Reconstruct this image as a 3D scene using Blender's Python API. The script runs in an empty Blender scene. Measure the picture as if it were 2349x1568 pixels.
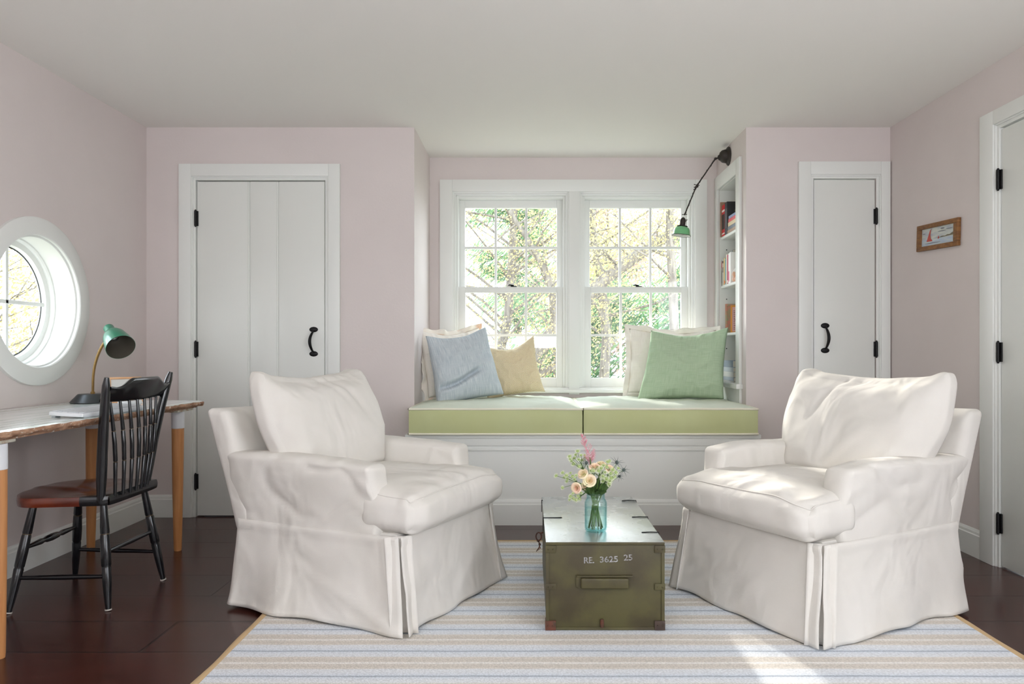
import bpy, bmesh, math, random
from mathutils import Vector, Matrix, noise
V = Vector
PI = math.pi
sc = bpy.context.scene
COL = sc.collection
random.seed(7)

# ------------------------------------------------------------------ camera
F_PX = 1700.0; CAM_H = 1.008; VPX, VPY = 1212.0, 803.0
cam_d = bpy.data.cameras.new('camera'); cam = bpy.data.objects.new('camera', cam_d); COL.objects.link(cam)
cam_d.sensor_width = 36.0; cam_d.lens = 36.0 * F_PX / 2349.0
cam_d.shift_x = -(VPX - 1174.5) / 2349.0; cam_d.shift_y = (VPY - 784.0) / 2349.0
cam_d.clip_start = 0.05; cam_d.clip_end = 300
cam.location = (0, 0, CAM_H); cam.rotation_euler = (PI / 2, 0, 0)
sc.camera = cam

# ------------------------------------------------------------------ view
sc.view_settings.view_transform = 'Standard'; sc.view_settings.look = 'None'
sc.view_settings.gamma = 1.0; sc.view_settings.exposure = 0.04
sc.view_settings.use_curve_mapping = False
sc.cycles.use_denoising = True
sc.cycles.max_bounces = 10; sc.cycles.diffuse_bounces = 6; sc.cycles.glossy_bounces = 4
sc.cycles.transmission_bounces = 8; sc.cycles.transparent_max_bounces = 16
sc.cycles.caustics_reflective = False; sc.cycles.caustics_refractive = False
sc.cycles.sample_clamp_indirect = 6.0
sc.cycles.blur_glossy = 0.5

# ------------------------------------------------------------------ daylight: overcast-bright sky plus a low soft sun beyond the window seat
world = bpy.data.worlds.new('world'); sc.world = world; world.use_nodes = True
wn = world.node_tree.nodes; wl = world.node_tree.links
bg = wn['Background']
tc = wn.new('ShaderNodeTexCoord'); sx = wn.new('ShaderNodeSeparateXYZ'); rp = wn.new('ShaderNodeValToRGB')
wl.new(tc.outputs['Generated'], sx.inputs[0]); wl.new(sx.outputs['Z'], rp.inputs[0]); wl.new(rp.outputs[0], bg.inputs['Color'])
rp.color_ramp.elements[0].position = 0.0; rp.color_ramp.elements[0].color = (0.90, 0.95, 1.0, 1)
rp.color_ramp.elements[1].position = 0.9; rp.color_ramp.elements[1].color = (0.72, 0.85, 1.0, 1)
bg.inputs['Strength'].default_value = 8.2

def light(name, kind, loc, rot, energy, color=(1, 1, 1), **kw):
    d = bpy.data.lights.new(name, kind); d.energy = energy; d.color = color
    for k, v in kw.items():
        if k != 'portal': setattr(d, k, v)
    if kw.get('portal'): d.cycles.is_portal = True
    o = bpy.data.objects.new(name, d); COL.objects.link(o); o.location = loc; o.rotation_euler = rot
    return o
def aim(o, d): o.rotation_euler = V(d).to_track_quat('-Z', 'Y').to_euler()

sun = light('sun', 'SUN', (0, 10, 8), (0, 0, 0), 9.0, (1.0, 0.95, 0.88), angle=math.radians(2.2))
aim(sun, (0.30, -1.0, -0.42))
# portals at the openings that let the sky in
p1 = light('sky_portal', 'AREA', (0.316, 5.34, 1.45), (0, 0, 0), 1, portal=True, shape='RECTANGLE', size=1.8, size_y=1.5); aim(p1, (0, -1, 0))
p2 = light('sky_portal', 'AREA', (-2.50, 3.48, 1.237), (0, 0, 0), 1, portal=True, shape='RECTANGLE', size=.62, size_y=.62); aim(p2, (1, 0, 0))
# added area lamps behind the camera as fill, in place of unseen windows
r1 = light('rear_fill', 'AREA', (0.0, -1.55, 1.45), (0, 0, 0), 40, (0.88, 0.94, 1.0), shape='RECTANGLE', size=3.6, size_y=1.5); aim(r1, (0, 1, 0.0))
r2 = light('side_fill', 'AREA', (-2.25, 0.2, 1.5), (0, 0, 0), 12, (0.86, 0.93, 1.0), shape='RECTANGLE', size=1.3, size_y=1.2); aim(r2, (1, 0.25, -0.1))
r3 = light('side_fill', 'AREA', (2.12, 0.7, 1.1), (0, 0, 0), 56, (0.84, 0.92, 1.0), shape='RECTANGLE', size=1.5, size_y=1.7); aim(r3, (-1, 0.4, 0.0))

# added, unseen lamp behind the camera that brightens the ceiling
u1 = light('ceiling_fill', 'AREA', (0.2, -0.6, 1.15), (0, 0, 0), 84, (0.92, 0.95, 1.0), shape='DISK', size=.9); aim(u1, (0, 0.25, 1))

# ------------------------------------------------------------------ helpers
def lin(c):
    c = c / 255.0
    return c / 12.92 if c <= 0.04045 else ((c + 0.055) / 1.055) ** 2.4
def C(r, g, b): return (lin(r), lin(g), lin(b), 1.0)

MATS = {}
def mat(name, col, rough=0.5, metal=0.0, col2=None, nscale=8, stretch=(1, 1, 1), bump=0.0, bscale=60, bstretch=(1, 1, 1), coat=0.0, coord='Object', detail=4, spec=None, lo=0.35, hi=0.65, sheen=0.0):
    if name in MATS: return MATS[name]
    m = bpy.data.materials.new(name); m.use_nodes = True; MATS[name] = m
    n = m.node_tree.nodes; l = m.node_tree.links; b = n['Principled BSDF']
    b.inputs['Base Color'].default_value = col; b.inputs['Roughness'].default_value = rough; b.inputs['Metallic'].default_value = metal
    if spec is not None: b.inputs['Specular IOR Level'].default_value = spec
    if coat: b.inputs['Coat Weight'].default_value = coat; b.inputs['Coat Roughness'].default_value = 0.12
    if sheen: b.inputs['Sheen Weight'].default_value = sheen; b.inputs['Sheen Roughness'].default_value = 0.5
    t = n.new('ShaderNodeTexCoord')
    if col2 is not None:
        mp = n.new('ShaderNodeMapping'); mp.inputs['Scale'].default_value = stretch
        nz = n.new('ShaderNodeTexNoise'); nz.inputs['Scale'].default_value = nscale; nz.inputs['Detail'].default_value = detail
        cr = n.new('ShaderNodeValToRGB'); cr.color_ramp.elements[0].color = col; cr.color_ramp.elements[1].color = col2
        cr.color_ramp.elements[0].position = lo; cr.color_ramp.elements[1].position = hi
        l.new(t.outputs[coord], mp.inputs[0]); l.new(mp.outputs[0], nz.inputs['Vector']); l.new(nz.outputs[0], cr.inputs[0]); l.new(cr.outputs[0], b.inputs['Base Color'])
    if bump:
        mp2 = n.new('ShaderNodeMapping'); mp2.inputs['Scale'].default_value = bstretch
        nb = n.new('ShaderNodeTexNoise'); nb.inputs['Scale'].default_value = bscale; nb.inputs['Detail'].default_value = 3
        bp = n.new('ShaderNodeBump'); bp.inputs['Strength'].default_value = bump; bp.inputs['Distance'].default_value = 0.01
        l.new(t.outputs[coord], mp2.inputs[0]); l.new(mp2.outputs[0], nb.inputs['Vector']); l.new(nb.outputs[0], bp.inputs['Height']); l.new(bp.outputs[0], b.inputs['Normal'])
    return m

def tagp(o, label=None, cat=None, group=None, kind=None):
    if label: o['label'] = label
    if cat: o['category'] = cat
    if group: o['group'] = group
    if kind: o['kind'] = kind
    return o
def thing(name, label, cat, loc=(0, 0, 0), rz=0.0, group=None, kind=None, rot=None):
    o = bpy.data.objects.new(name, None); COL.objects.link(o); o.location = loc
    o.rotation_euler = rot if rot else (0, 0, rz); o.empty_display_size = 0.1
    return tagp(o, label, cat, group, kind)
def copy_tree(o, parent=None):
    c = o.copy(); COL.objects.link(c)
    if parent is not None: c.parent = parent; c.matrix_parent_inverse = o.matrix_parent_inverse.copy()
    for ch in list(o.children): copy_tree(ch, c)
    return c

class MB:
    """collects shapes for one mesh; coordinates are given minus `origin`"""
    def __init__(s, origin=(0, 0, 0)): s.bm = bmesh.new(); s.o = V(origin); s.mi = 0
    def _v(s, p): return s.bm.verts.new(V(p) - s.o)
    def box(s, x0, x1, y0, y1, z0, z1, bev=0.0, seg=2, M=None):
        ps = [V((x, y, z)) for x in (x0, x1) for y in (y0, y1) for z in (z0, z1)]
        if M is not None: ps = [M @ p for p in ps]
        v = [s._v(p) for p in ps]
        fs = [s.bm.faces.new([v[i] for i in q]) for q in ((0, 1, 3, 2), (4, 6, 7, 5), (0, 4, 5, 1), (2, 3, 7, 6), (0, 2, 6, 4), (1, 5, 7, 3))]
        for f in fs: f.material_index = s.mi
        if bev > 0:
            es = list({e for f in fs for e in f.edges})
            bmesh.ops.bevel(s.bm, geom=es, offset=bev, segments=seg, affect='EDGES', profile=0.6)
        return s
    def tube(s, pts, r, n=10, cap=True):
        """tube along points; r number or list"""
        pts = [V(p) for p in pts]; k = len(pts)
        rs = r if isinstance(r, (list, tuple)) else [r] * k
        rings = []; up = None
        for i, p in enumerate(pts):
            t = (pts[min(i + 1, k - 1)] - pts[max(i - 1, 0)])
            if t.length < 1e-9: t = V((0, 0, 1))
            t.normalize()
            if up is None: up = t.orthogonal().normalized()
            up = (up - t * up.dot(t)); up = up.normalized() if up.length > 1e-6 else t.orthogonal().normalized()
            w = t.cross(up)
            rings.append([s._v(p + (up * math.cos(a) + w * math.sin(a)) * rs[i]) for a in (2 * PI * j / n for j in range(n))])
        for i in range(k - 1):
            for j in range(n):
                f = s.bm.faces.new((rings[i][j], rings[i][(j + 1) % n], rings[i + 1][(j + 1) % n], rings[i + 1][j])); f.material_index = s.mi
        if cap:
            for rr in (rings[0][::-1], rings[-1]):
                f = s.bm.faces.new(rr); f.material_index = s.mi
        return s
    def lathe(s, prof, c=(0, 0, 0), axis=(0, 0, 1), n=24, cap0=False, cap1=False):
        """prof: list of (radius, height along axis)"""
        c = V(c); ax = V(axis).normalized(); u = ax.orthogonal().normalized(); w = ax.cross(u); rings = []
        for r, h in prof:
            rings.append([s._v(c + ax * h + (u * math.cos(a) + w * math.sin(a)) * max(r, 1e-5)) for a in (2 * PI * j / n for j in range(n))])
        for i in range(len(prof) - 1):
            for j in range(n):
                f = s.bm.faces.new((rings[i][j], rings[i][(j + 1) % n], rings[i + 1][(j + 1) % n], rings[i + 1][j])); f.material_index = s.mi
        if cap0: s.bm.faces.new(rings[0][::-1]).material_index = s.mi
        if cap1: s.bm.faces.new(rings[-1]).material_index = s.mi
        return s
    def ball(s, c, r, n=8, sc3=(1, 1, 1)):
        prof = [(math.sin(PI * i / n) * r, -math.cos(PI * i / n) * r) for i in range(n + 1)]
        c = V(c); rings = []
        for rr, h in prof:
            rings.append([s._v(c + V((math.cos(a) * max(rr, 1e-5) * sc3[0], math.sin(a) * max(rr, 1e-5) * sc3[1], h * sc3[2]))) for a in (2 * PI * j / (n + 2) for j in range(n + 2))])
        for i in range(n):
            for j in range(n + 2):
                s.bm.faces.new((rings[i][j], rings[i][(j + 1) % (n + 2)], rings[i + 1][(j + 1) % (n + 2)], rings[i + 1][j])).material_index = s.mi
        return s
    def grid(s, fn, nu, nv, closed_u=False, uv=False):
        """fn(u,v)->point, u,v in 0..1"""
        g = [[s._v(fn(i / nu, j / nv)) for j in range(nv + 1)] for i in range(nu if closed_u else nu + 1)]
        lay = s.bm.loops.layers.uv.verify() if uv else None
        m = len(g)
        for i in range(nu):
            for j in range(nv):
                f = s.bm.faces.new((g[i][j], g[(i + 1) % m][j], g[(i + 1) % m][j + 1], g[i][j + 1])); f.material_index = s.mi
                if uv:
                    for lp, q in zip(f.loops, ((i, j), (i + 1, j), (i + 1, j + 1), (i, j + 1))): lp[lay].uv = (q[0] / nu, q[1] / nv)
        return s
    def prism(s, pts, d):
        """polygon pts extruded by vector d"""
        a = [s._v(p) for p in pts]; b = [s._v(V(p) + V(d)) for p in pts]; n = len(pts)
        s.bm.faces.new(a[::-1]).material_index = s.mi; s.bm.faces.new(b).material_index = s.mi
        for i in range(n): s.bm.faces.new((a[i], a[(i + 1) % n], b[(i + 1) % n], b[i])).material_index = s.mi
        return s
    def build(s, name, m, parent=None, smooth=40, mods=(), label=None, weld=0.0, rot=None, loc=None):
        if weld: bmesh.ops.remove_doubles(s.bm, verts=s.bm.verts, dist=weld)
        bmesh.ops.recalc_face_normals(s.bm, faces=s.bm.faces)
        me = bpy.data.meshes.new(name); s.bm.to_mesh(me); s.bm.free()
        for x in (m if isinstance(m, (list, tuple)) else [m]): me.materials.append(x)
        if smooth:
            me.polygons.foreach_set('use_smooth', [True] * len(me.polygons))
            if smooth < 170: me.set_sharp_from_angle(angle=math.radians(smooth))
        o = bpy.data.objects.new(name, me); COL.objects.link(o)
        if parent is not None: o.parent = parent
        elif s.o.length > 0: o.location = s.o
        if rot: o.rotation_euler = rot
        if loc is not None: o.location = loc
        for t, kw in mods:
            md = o.modifiers.new(t.lower(), t)
            for k, v in kw.items(): setattr(md, k, v)
        if label: o['label'] = label
        return o

def sstep(a, b, x):
    t = max(0.0, min(1.0, (x - a) / (b - a))); return t * t * (3 - 2 * t)
def nz(p, f=1.0, o=0.0): return noise.noise(V(p) * f + V((o, o * 1.7, o * 2.3)))
def ridge(p, f=1.0, o=0.0): return (1 - abs(nz(p, f, o)) * 2.2)

def softbox(mb, c, size, r, n=(12, 12, 6), crown=(0, 0, 0), fn=None):
    """rounded box with crowned faces; fn(p) optional deformation of each point (local, about c)"""
    hx, hy, hz = size[0] / 2, size[1] / 2, size[2] / 2
    c = V(c)
    cache = {}
    def pt(a, b, d):
        key = (round(a, 5), round(b, 5), round(d, 5))
        if key in cache: return cache[key]
        p = V((a * hx, b * hy, d * hz)); q = V((max(-hx + r, min(hx - r, p.x)), max(-hy + r, min(hy - r, p.y)), max(-hz + r, min(hz - r, p.z))))
        dd = p - q
        if dd.length > 1e-7: p = q + dd.normalized() * r
        e = 1 - min(1, abs(a)) ** 2; g = 1 - min(1, abs(b)) ** 2; h = 1 - min(1, abs(d)) ** 2
        p.x += crown[0] * g * h * a; p.y += crown[1] * e * h * b; p.z += crown[2] * e * g * d
        if fn: p = fn(p, a, b, d)
        vv = mb._v(p + c); cache[key] = vv; return vv
    nx, ny, nzz = n
    def lins(k, hh):
        # denser near the edges so the rounding resolves
        e = min(0.45, r / hh); out = []
        m = max(2, k // 4)
        for i in range(m): out.append(-1 + e * (1 - math.cos(PI / 2 * i / m)) / 1.0)
        k2 = k
        for i in range(k2 + 1): out.append(-1 + e + (2 - 2 * e) * i / k2)
        for i in range(m - 1, -1, -1): out.append(1 - e * (1 - math.cos(PI / 2 * i / m)))
        return out
    X, Y, Z = lins(nx, hx), lins(ny, hy), lins(nzz, hz)
    def face(A, B, f):
        for i in range(len(A) - 1):
            for j in range(len(B) - 1):
                vs = [f(A[i], B[j]), f(A[i + 1], B[j]), f(A[i + 1], B[j + 1]), f(A[i], B[j + 1])]
                if len(set(vs)) == 4: mb.bm.faces.new(vs).material_index = mb.mi
    for sg in (-1, 1):
        face(X, Y, lambda a, b: pt(a, b, sg)); face(X, Z, lambda a, b: pt(a, sg, b)); face(Y, Z, lambda a, b: pt(sg, a, b))
    return mb

def text_mesh(name, txt, size, m, parent, loc, rot, extrude=0.0006, label=None, sx=1.0):
    cu = bpy.data.curves.new(name, 'FONT'); cu.body = txt; cu.size = size; cu.extrude = extrude; cu.offset = .0004 if size > .025 else 0; cu.align_x = 'LEFT'
    tmp = bpy.data.objects.new(name, cu); COL.objects.link(tmp)
    dg = bpy.context.evaluated_depsgraph_get(); me = bpy.data.meshes.new_from_object(tmp.evaluated_get(dg))
    bpy.data.objects.remove(tmp); me.name = name
    me.materials.clear(); me.materials.append(m)
    o = bpy.data.objects.new(name, me); COL.objects.link(o); o.parent = parent; o.location = loc; o.rotation_euler = rot; o.scale = (sx, 1, 1)
    if label: o['label'] = label
    return o

# ------------------------------------------------------------------ shared materials
PINK = mat('wall_pink_paint', C(213, 203, 200), 0.6, col2=C(210, 200, 197), nscale=2.5, bump=0.05, bscale=90)
CEIL = mat('ceiling_paint', C(234, 231, 226), 0.8, bump=0.04, bscale=70)
TRIM = mat('white_trim_paint', C(226, 227, 223), 0.35, bump=0.02, bscale=14, bstretch=(1, 1, .3))
DOORP = mat('door_paint', C(221, 222, 217), 0.33, bump=0.05, bscale=9, bstretch=(4, 4, .5))
BLACK = mat('black_iron', C(26, 25, 26), 0.45, 0.6, bump=0.1, bscale=200)
GAP = mat('dark_gap', C(30, 28, 27), 0.9)
def glass_mat():
    m = bpy.data.materials.new('window_glass'); m.use_nodes = True; n = m.node_tree.nodes; l = m.node_tree.links
    n.remove(n['Principled BSDF']); tr = n.new('ShaderNodeBsdfTransparent'); gl = n.new('ShaderNodeBsdfGlossy'); mx = n.new('ShaderNodeMixShader')
    tr.inputs[0].default_value = (0.97, 0.985, 0.98, 1); gl.inputs['Roughness'].default_value = 0.02
    lw = n.new('ShaderNodeLayerWeight'); lw.inputs['Blend'].default_value = 0.5
    pw = n.new('ShaderNodeMath'); pw.operation = 'POWER'; pw.inputs[1].default_value = 4.0; ml = n.new('ShaderNodeMapRange'); ml.inputs[3].default_value = 0.04; ml.inputs[4].default_value = 0.7
    l.new(lw.outputs['Facing'], pw.inputs[0]); l.new(pw.outputs[0], ml.inputs[0]); l.new(ml.outputs[0], mx.inputs[0]); l.new(tr.outputs[0], mx.inputs[1]); l.new(gl.outputs[0], mx.inputs[2]); l.new(mx.outputs[0], n['Material Output'].inputs[0])
    return m
GLASS = glass_mat()
# ------------------------------------------------------------------ the room
XL, XR, YB, YR, ZC = -2.311, 2.19, 4.485, -1.6, 2.356
NL, NR, NB = -0.69, 1.318, 5.185       # window nook: left, right, back
def struct(name, mb, m, **k):
    o = mb.build(name, m, None, **k); o['kind'] = 'structure'; return o

def floor_mat():
    m = bpy.data.materials.new('dark_wide_boards'); m.use_nodes = True; n = m.node_tree.nodes; l = m.node_tree.links; b = n['Principled BSDF']
    t = n.new('ShaderNodeTexCoord'); mp = n.new('ShaderNodeMapping'); mp.inputs['Scale'].default_value = (1, 1, 1); mp.inputs['Location'].default_value = (1.3, 0.063, 0)
    br = n.new('ShaderNodeTexBrick'); br.offset = 0.37; br.inputs['Scale'].default_value = 1.0
    br.inputs['Brick Width'].default_value = 14.0; br.inputs['Row Height'].default_value = 0.282; br.inputs['Mortar Size'].default_value = 0.0045; br.inputs['Mortar Smooth'].default_value = 0.3
    br.inputs['Color1'].default_value = C(70, 36, 29); br.inputs['Color2'].default_value = C(56, 30, 26); br.inputs['Mortar'].default_value = C(17, 9, 8)
    g = n.new('ShaderNodeTexNoise'); g.inputs['Scale'].default_value = 3; g.inputs['Detail'].default_value = 6
    mg = n.new('ShaderNodeMapping'); mg.inputs['Scale'].default_value = (1.2, 14, 1)
    cr = n.new('ShaderNodeValToRGB'); cr.color_ramp.elements[0].position = .3; cr.color_ramp.elements[0].color = (.62, .58, .56, 1); cr.color_ramp.elements[1].position = .7; cr.color_ramp.elements[1].color = (1.2, 1.12, 1.1, 1)
    mx = n.new('ShaderNodeMix'); mx.data_type = 'RGBA'; mx.blend_type = 'MULTIPLY'; mx.inputs[0].default_value = 1
    l.new(t.outputs['Object'], mp.inputs[0]); l.new(mp.outputs[0], br.inputs[0]); l.new(t.outputs['Object'], mg.inputs[0]); l.new(mg.outputs[0], g.inputs['Vector']); l.new(g.outputs[0], cr.inputs[0])
    l.new(br.outputs['Color'], mx.inputs[6]); l.new(cr.outputs[0], mx.inputs[7]); l.new(mx.outputs[2], b.inputs['Base Color'])
    b.inputs['Roughness'].default_value = 0.24
    g2 = n.new('ShaderNodeTexNoise'); g2.inputs['Scale'].default_value = 1.2; ml = n.new('ShaderNodeMapRange'); ml.inputs[3].default_value = .20; ml.inputs[4].default_value = .30
    l.new(t.outputs['Object'], g2.inputs['Vector']); l.new(g2.outputs[0], ml.inputs[0]); l.new(ml.outputs[0], b.inputs['Roughness'])
    bp = n.new('ShaderNodeBump'); bp.inputs['Strength'].default_value = 1.0; bp.inputs['Distance'].default_value = .012
    sb = n.new('ShaderNodeMath'); sb.operation = 'SUBTRACT'; sb.inputs[0].default_value = 1.0; l.new(br.outputs['Fac'], sb.inputs[1])
    l.new(sb.outputs[0], bp.inputs['Height']); l.new(bp.outputs[0], b.inputs['Normal'])
    return m
struct('floor', MB().box(XL - .2, XR + .2, YR - .2, NB + .1, -.1, 0), floor_mat(), smooth=0)
struct('ceiling', MB().box(XL - .2, XR + .2, YR - .2, NB + .2, ZC, ZC + .12), CEIL, smooth=0)
struct('wall_rear', MB().box(XL - .2, XR + .2, YR - .15, YR, 0, ZC), PINK, smooth=0)
# back wall either side of the nook, with openings for the two closet doors
D1 = (-2.016, -1.226, 2.042); D2 = (1.722, 2.104, 2.052)     # openings x0,x1,top
w = MB()
w.box(XL - .15, D1[0], YB, YB + .12, 0, ZC).box(D1[1], NL, YB, YB + .12, 0, ZC).box(D1[0], D1[1], YB, YB + .12, D1[2], ZC)
struct('wall_back_left', w, PINK, smooth=0)
w = MB()
w.box(NR, D2[0], YB, YB + .12, 0, ZC).box(D2[1], XR + .1, YB, YB + .12, 0, ZC).box(D2[0], D2[1], YB, YB + .12, D2[2], ZC)
struct('wall_back_right', w, PINK, smooth=0)
struct('wall_closet', MB().box(XL - .15, NL - .1, YB + .55, YB + .6, 0, ZC).box(1.64, XR + .1, YB + .55, YB + .6, 0, ZC), GAP, smooth=0)
struct('wall_nook_left', MB().box(NL - .12, NL, YB + .12, NB + .16, 0, ZC), PINK, smooth=0)
# nook right wall round the bookcase opening
BO = (4.655, 5.115, 0.775, 2.112)      # y0,y1,z0,z1
w = MB(); w.box(NR, NR + .14, YB + .12, BO[0], 0, ZC).box(NR, NR + .14, BO[1], NB + .16, 0, ZC).box(NR, NR + .14, BO[0], BO[1], BO[3], ZC).box(NR, NR + .14, BO[0], BO[1], 0, BO[2])
struct('wall_nook_right', w, PINK, smooth=0)
# nook back wall with two window openings
W1 = (-.530, .283); W2 = (.356, 1.165); WZ = (.735, 2.115)
w = MB(); a, b = NB, NB + .16
w.box(NL, W1[0], a, b, 0, ZC).box(W1[1], W2[0], a, b, 0, ZC).box(W2[1], NR, a, b, 0, ZC)
for q in (W1, W2): w.box(q[0], q[1], a, b, 0, WZ[0]).box(q[0], q[1], a, b, WZ[1], ZC)
struct('wall_nook_back', w, PINK, smooth=0)
# left wall with the round window hole
CY, CZ, CR = 3.48, 1.237, 0.308
def ring_wall(x0, x1, y0, y1, z0, z1, cy, cz, r, n=64):
    mb = MB(); hs = .42
    for (ya, yb, za, zb) in ((y0, cy - hs, z0, z1), (cy + hs, y1, z0, z1), (cy - hs, cy + hs, z0, cz - hs), (cy - hs, cy + hs, cz + hs, z1)):
        mb.box(x0, x1, ya, yb, za, zb)
    for i in range(n):
        q = []
        for k in (i, i + 1):
            a = 2 * PI * k / n; c_, s_ = math.cos(a), math.sin(a); m_ = hs / max(abs(c_), abs(s_))
            q.append(((cy + c_ * r, cz + s_ * r), (cy + c_ * m_, cz + s_ * m_)))
        for x in (x0, x1):
            mb.bm.faces.new([mb._v((x, p[0], p[1])) for p in (q[0][0], q[1][0], q[1][1], q[0][1])])
    return mb
struct('wall_left', ring_wall(XL - .16, XL, YR, YB + .1, 0, ZC, CY, CZ, CR + .002), PINK, smooth=0)
# right wall with the opening of the third door
D3 = (2.66, 3.446, 2.045)
w = MB(); w.box(XR, XR + .12, YR, D3[0], 0, ZC).box(XR, XR + .12, D3[1], YB, 0, ZC).box(XR, XR + .12, D3[0], D3[1], D3[2], ZC)
struct('wall_right', w, PINK, smooth=0)
struct('wall_hallway', MB().box(XR + .5, XR + .55, 2.2, 3.9, 0, ZC), GAP, smooth=0)

# baseboards: flat board with an ogee cap
def baseboard(name, p0, p1, nrm, h=.135, t=.016):
    p0, p1, nn = V(p0), V(p1), V(nrm)
    prof = [(0, 0), (t, 0), (t, h - .028), (t * .7, h - .024), (t * .7, h - .012), (t * .4, h - .003), (0, h)]
    mb = MB(); mb.prism([p0 + nn * a + V((0, 0, b)) for a, b in prof], p1 - p0)
    return struct(name, mb, TRIM, smooth=0)
baseboard('baseboard_left', (XL, YR, 0), (XL, YB, 0), (1, 0, 0))
baseboard('baseboard_back', (XL, YB, 0), (-2.108, YB, 0), (0, -1, 0))
baseboard('baseboard_middle', (-1.135, YB, 0), (NL, YB, 0), (0, -1, 0))
baseboard('baseboard_right', (XR, 3.57, 0), (XR, YB, 0), (-1, 0, 0))
baseboard('baseboard_corner', (NR, YB, 0), (1.629, YB, 0), (0, -1, 0))

# ---- doors.  local frame: x along the wall, y into the wall (+), z up
def make_door(name, label, w_leaf, h_leaf, x_leaf, cas_l, cas_r, cas_top, loc, rz, hinges, hinge_side, handle=None, grooves=(), hl=.09):
    d = thing(name, label, None, loc, rz, kind='structure')
    x0, x1 = x_leaf, x_leaf + w_leaf
    b = MB(); e = .026
    b.box(cas_l, x0 - e, -.02, 0, 0, cas_top, .0025).box(x1 + e, cas_r, -.02, 0, 0, cas_top, .0025).box(x0 - e, x1 + e, -.02, 0, h_leaf + e, cas_top, .0025)
    b.build('casing', TRIM, d)
    b = MB()      # stepped jamb with a small bead
    for k, (o1, o2, y) in enumerate(((e, e - .007, -.012), (e - .007, .004, -.004))):
        b.box(x0 - o1, x0 - o2, y, .12, 0, h_leaf + o1, .001).box(x1 + o2, x1 + o1, y, .12, 0, h_leaf + o1, .001).box(x0 - o2, x1 + o2, y, .12, h_leaf + o2, h_leaf + o1, .001)
    b.build('jamb', TRIM, d)
    leaf = MB(); xs = [x0 + .002] + list(grooves) + [x1 - .002]
    for i in range(len(xs) - 1):
        gl = .003 if i > 0 else 0; gr = .003 if i < len(xs) - 2 else 0
        leaf.box(xs[i] + gl, xs[i + 1] - gr, .004, .035, .008, h_leaf - .003, .002)
        if gr:
            leaf.box(xs[i + 1] - .004, xs[i + 1] + .004, .010, .034, .008, h_leaf - .004)
            leaf.tube([(xs[i + 1] - .011, .004, .01), (xs[i + 1] - .011, .004, h_leaf - .004)], .0022, 6)
    lf = leaf.build('leaf', DOORP, d)
    for hz in hinges:
        hx = x0 - .002 if hinge_side < 0 else x1 + .002
        b = MB(); b.tube([(hx, -.010, hz - hl / 2), (hx, -.010, hz + hl / 2)], .008, 10).ball((hx, -.010, hz + hl / 2 + .002), .006, 6).ball((hx, -.010, hz - hl / 2 - .002), .006, 6)
        b.box(hx - .012, hx + .012, -.0035, .0075, hz - hl / 2, hz + hl / 2, .001)
        b.build('hinge', BLACK, d)
    if handle:
        hx, hz, hh, bow = handle
        b = MB()
        for s in (-1, 1):
            b.ball((hx, .002, hz + s * (hh / 2 - .014)), .0265, 10, (1, .22, .62))
        pts = []; rr = []
        for i in range(15):
            t = i / 14; pts.append((hx - bow * math.sin(PI * t), -.006 - .034 * math.sin(PI * t) ** .7, hz + (hh / 2 - .025) * (2 * t - 1))); rr.append(.0055 + .004 * math.sin(PI * t))
        b.tube(pts, rr, 10)
        b.build('handle', BLACK, lf)
    return d
make_door('door_1', 'wide white plank closet door with black hinges behind the left armchair', .776, 2.032, -2.008, -2.108, -1.137, 2.132,
          (0, YB, 0), 0, (1.805, 1.015, .215), -1, (-1.30, 1.060, .175, .012), (-1.686, -1.512))
make_door('door_2', 'narrow white closet door with a black pull behind the right armchair', .373, 2.042, 1.728, 1.631, 2.183, 2.146,
          (0, YB, 0), 0, (1.818, 1.015, .215), 1, (1.797, 1.082, .178, -.006))
# door 3 stands in the right wall: local x runs towards the camera (rz=-90)
make_door('door_3', 'white door with black hinges at the right edge', .762, 2.035, -3.438, -3.566, -2.56, 2.127,
          (XR, 0, 0), -PI / 2, (1.800, .9995, .205), -1)

# ---- round window in the left wall
wd = thing('window_3', 'round white window with cross bars above the desk', None, (XL, CY, CZ), 0, kind='structure')
b = MB(); b.lathe([(.308, .002), (.308, .018), (.312, .022), (.386, .022), (.394, .016), (.394, 0)], (0, 0, 0), (1, 0, 0), 96)
b.build('casing', TRIM, wd)
b = MB(); b.lathe([(.308, .01), (.307, -.15), (.33, -.15)], (0, 0, 0), (1, 0, 0), 96)
b.lathe([(.307, .004), (.301, .000), (.301, -.012), (.307, -.014)], (0, 0, 0), (1, 0, 0), 96)
b.build('reveal', TRIM, wd)
b = MB(); b.lathe([(.309, -.105), (.300, -.105), (.294, -.112), (.294, -.125), (.268, -.128), (.264, -.136), (.264, -.16), (.31, -.16)], (0, 0, 0), (1, 0, 0), 96)
b.box(-.152, -.136, -.0095, .0095, -.266, .266, .002).box(-.152, -.136, -.266, .266, -.0095, .0095, .002)
b.build('sash', TRIM, wd)
b = MB(); b.lathe([(.265, -.149), (.257, -.149), (.257, -.1495)], (0, 0, 0), (1, 0, 0), 96); b.build('gasket', GAP, wd)
b = MB(); b.lathe([(.0, -.1465), (.266, -.1465)], (0, 0, 0), (1, 0, 0), 64); b.build('pane', GLASS, wd, smooth=0)

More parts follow.
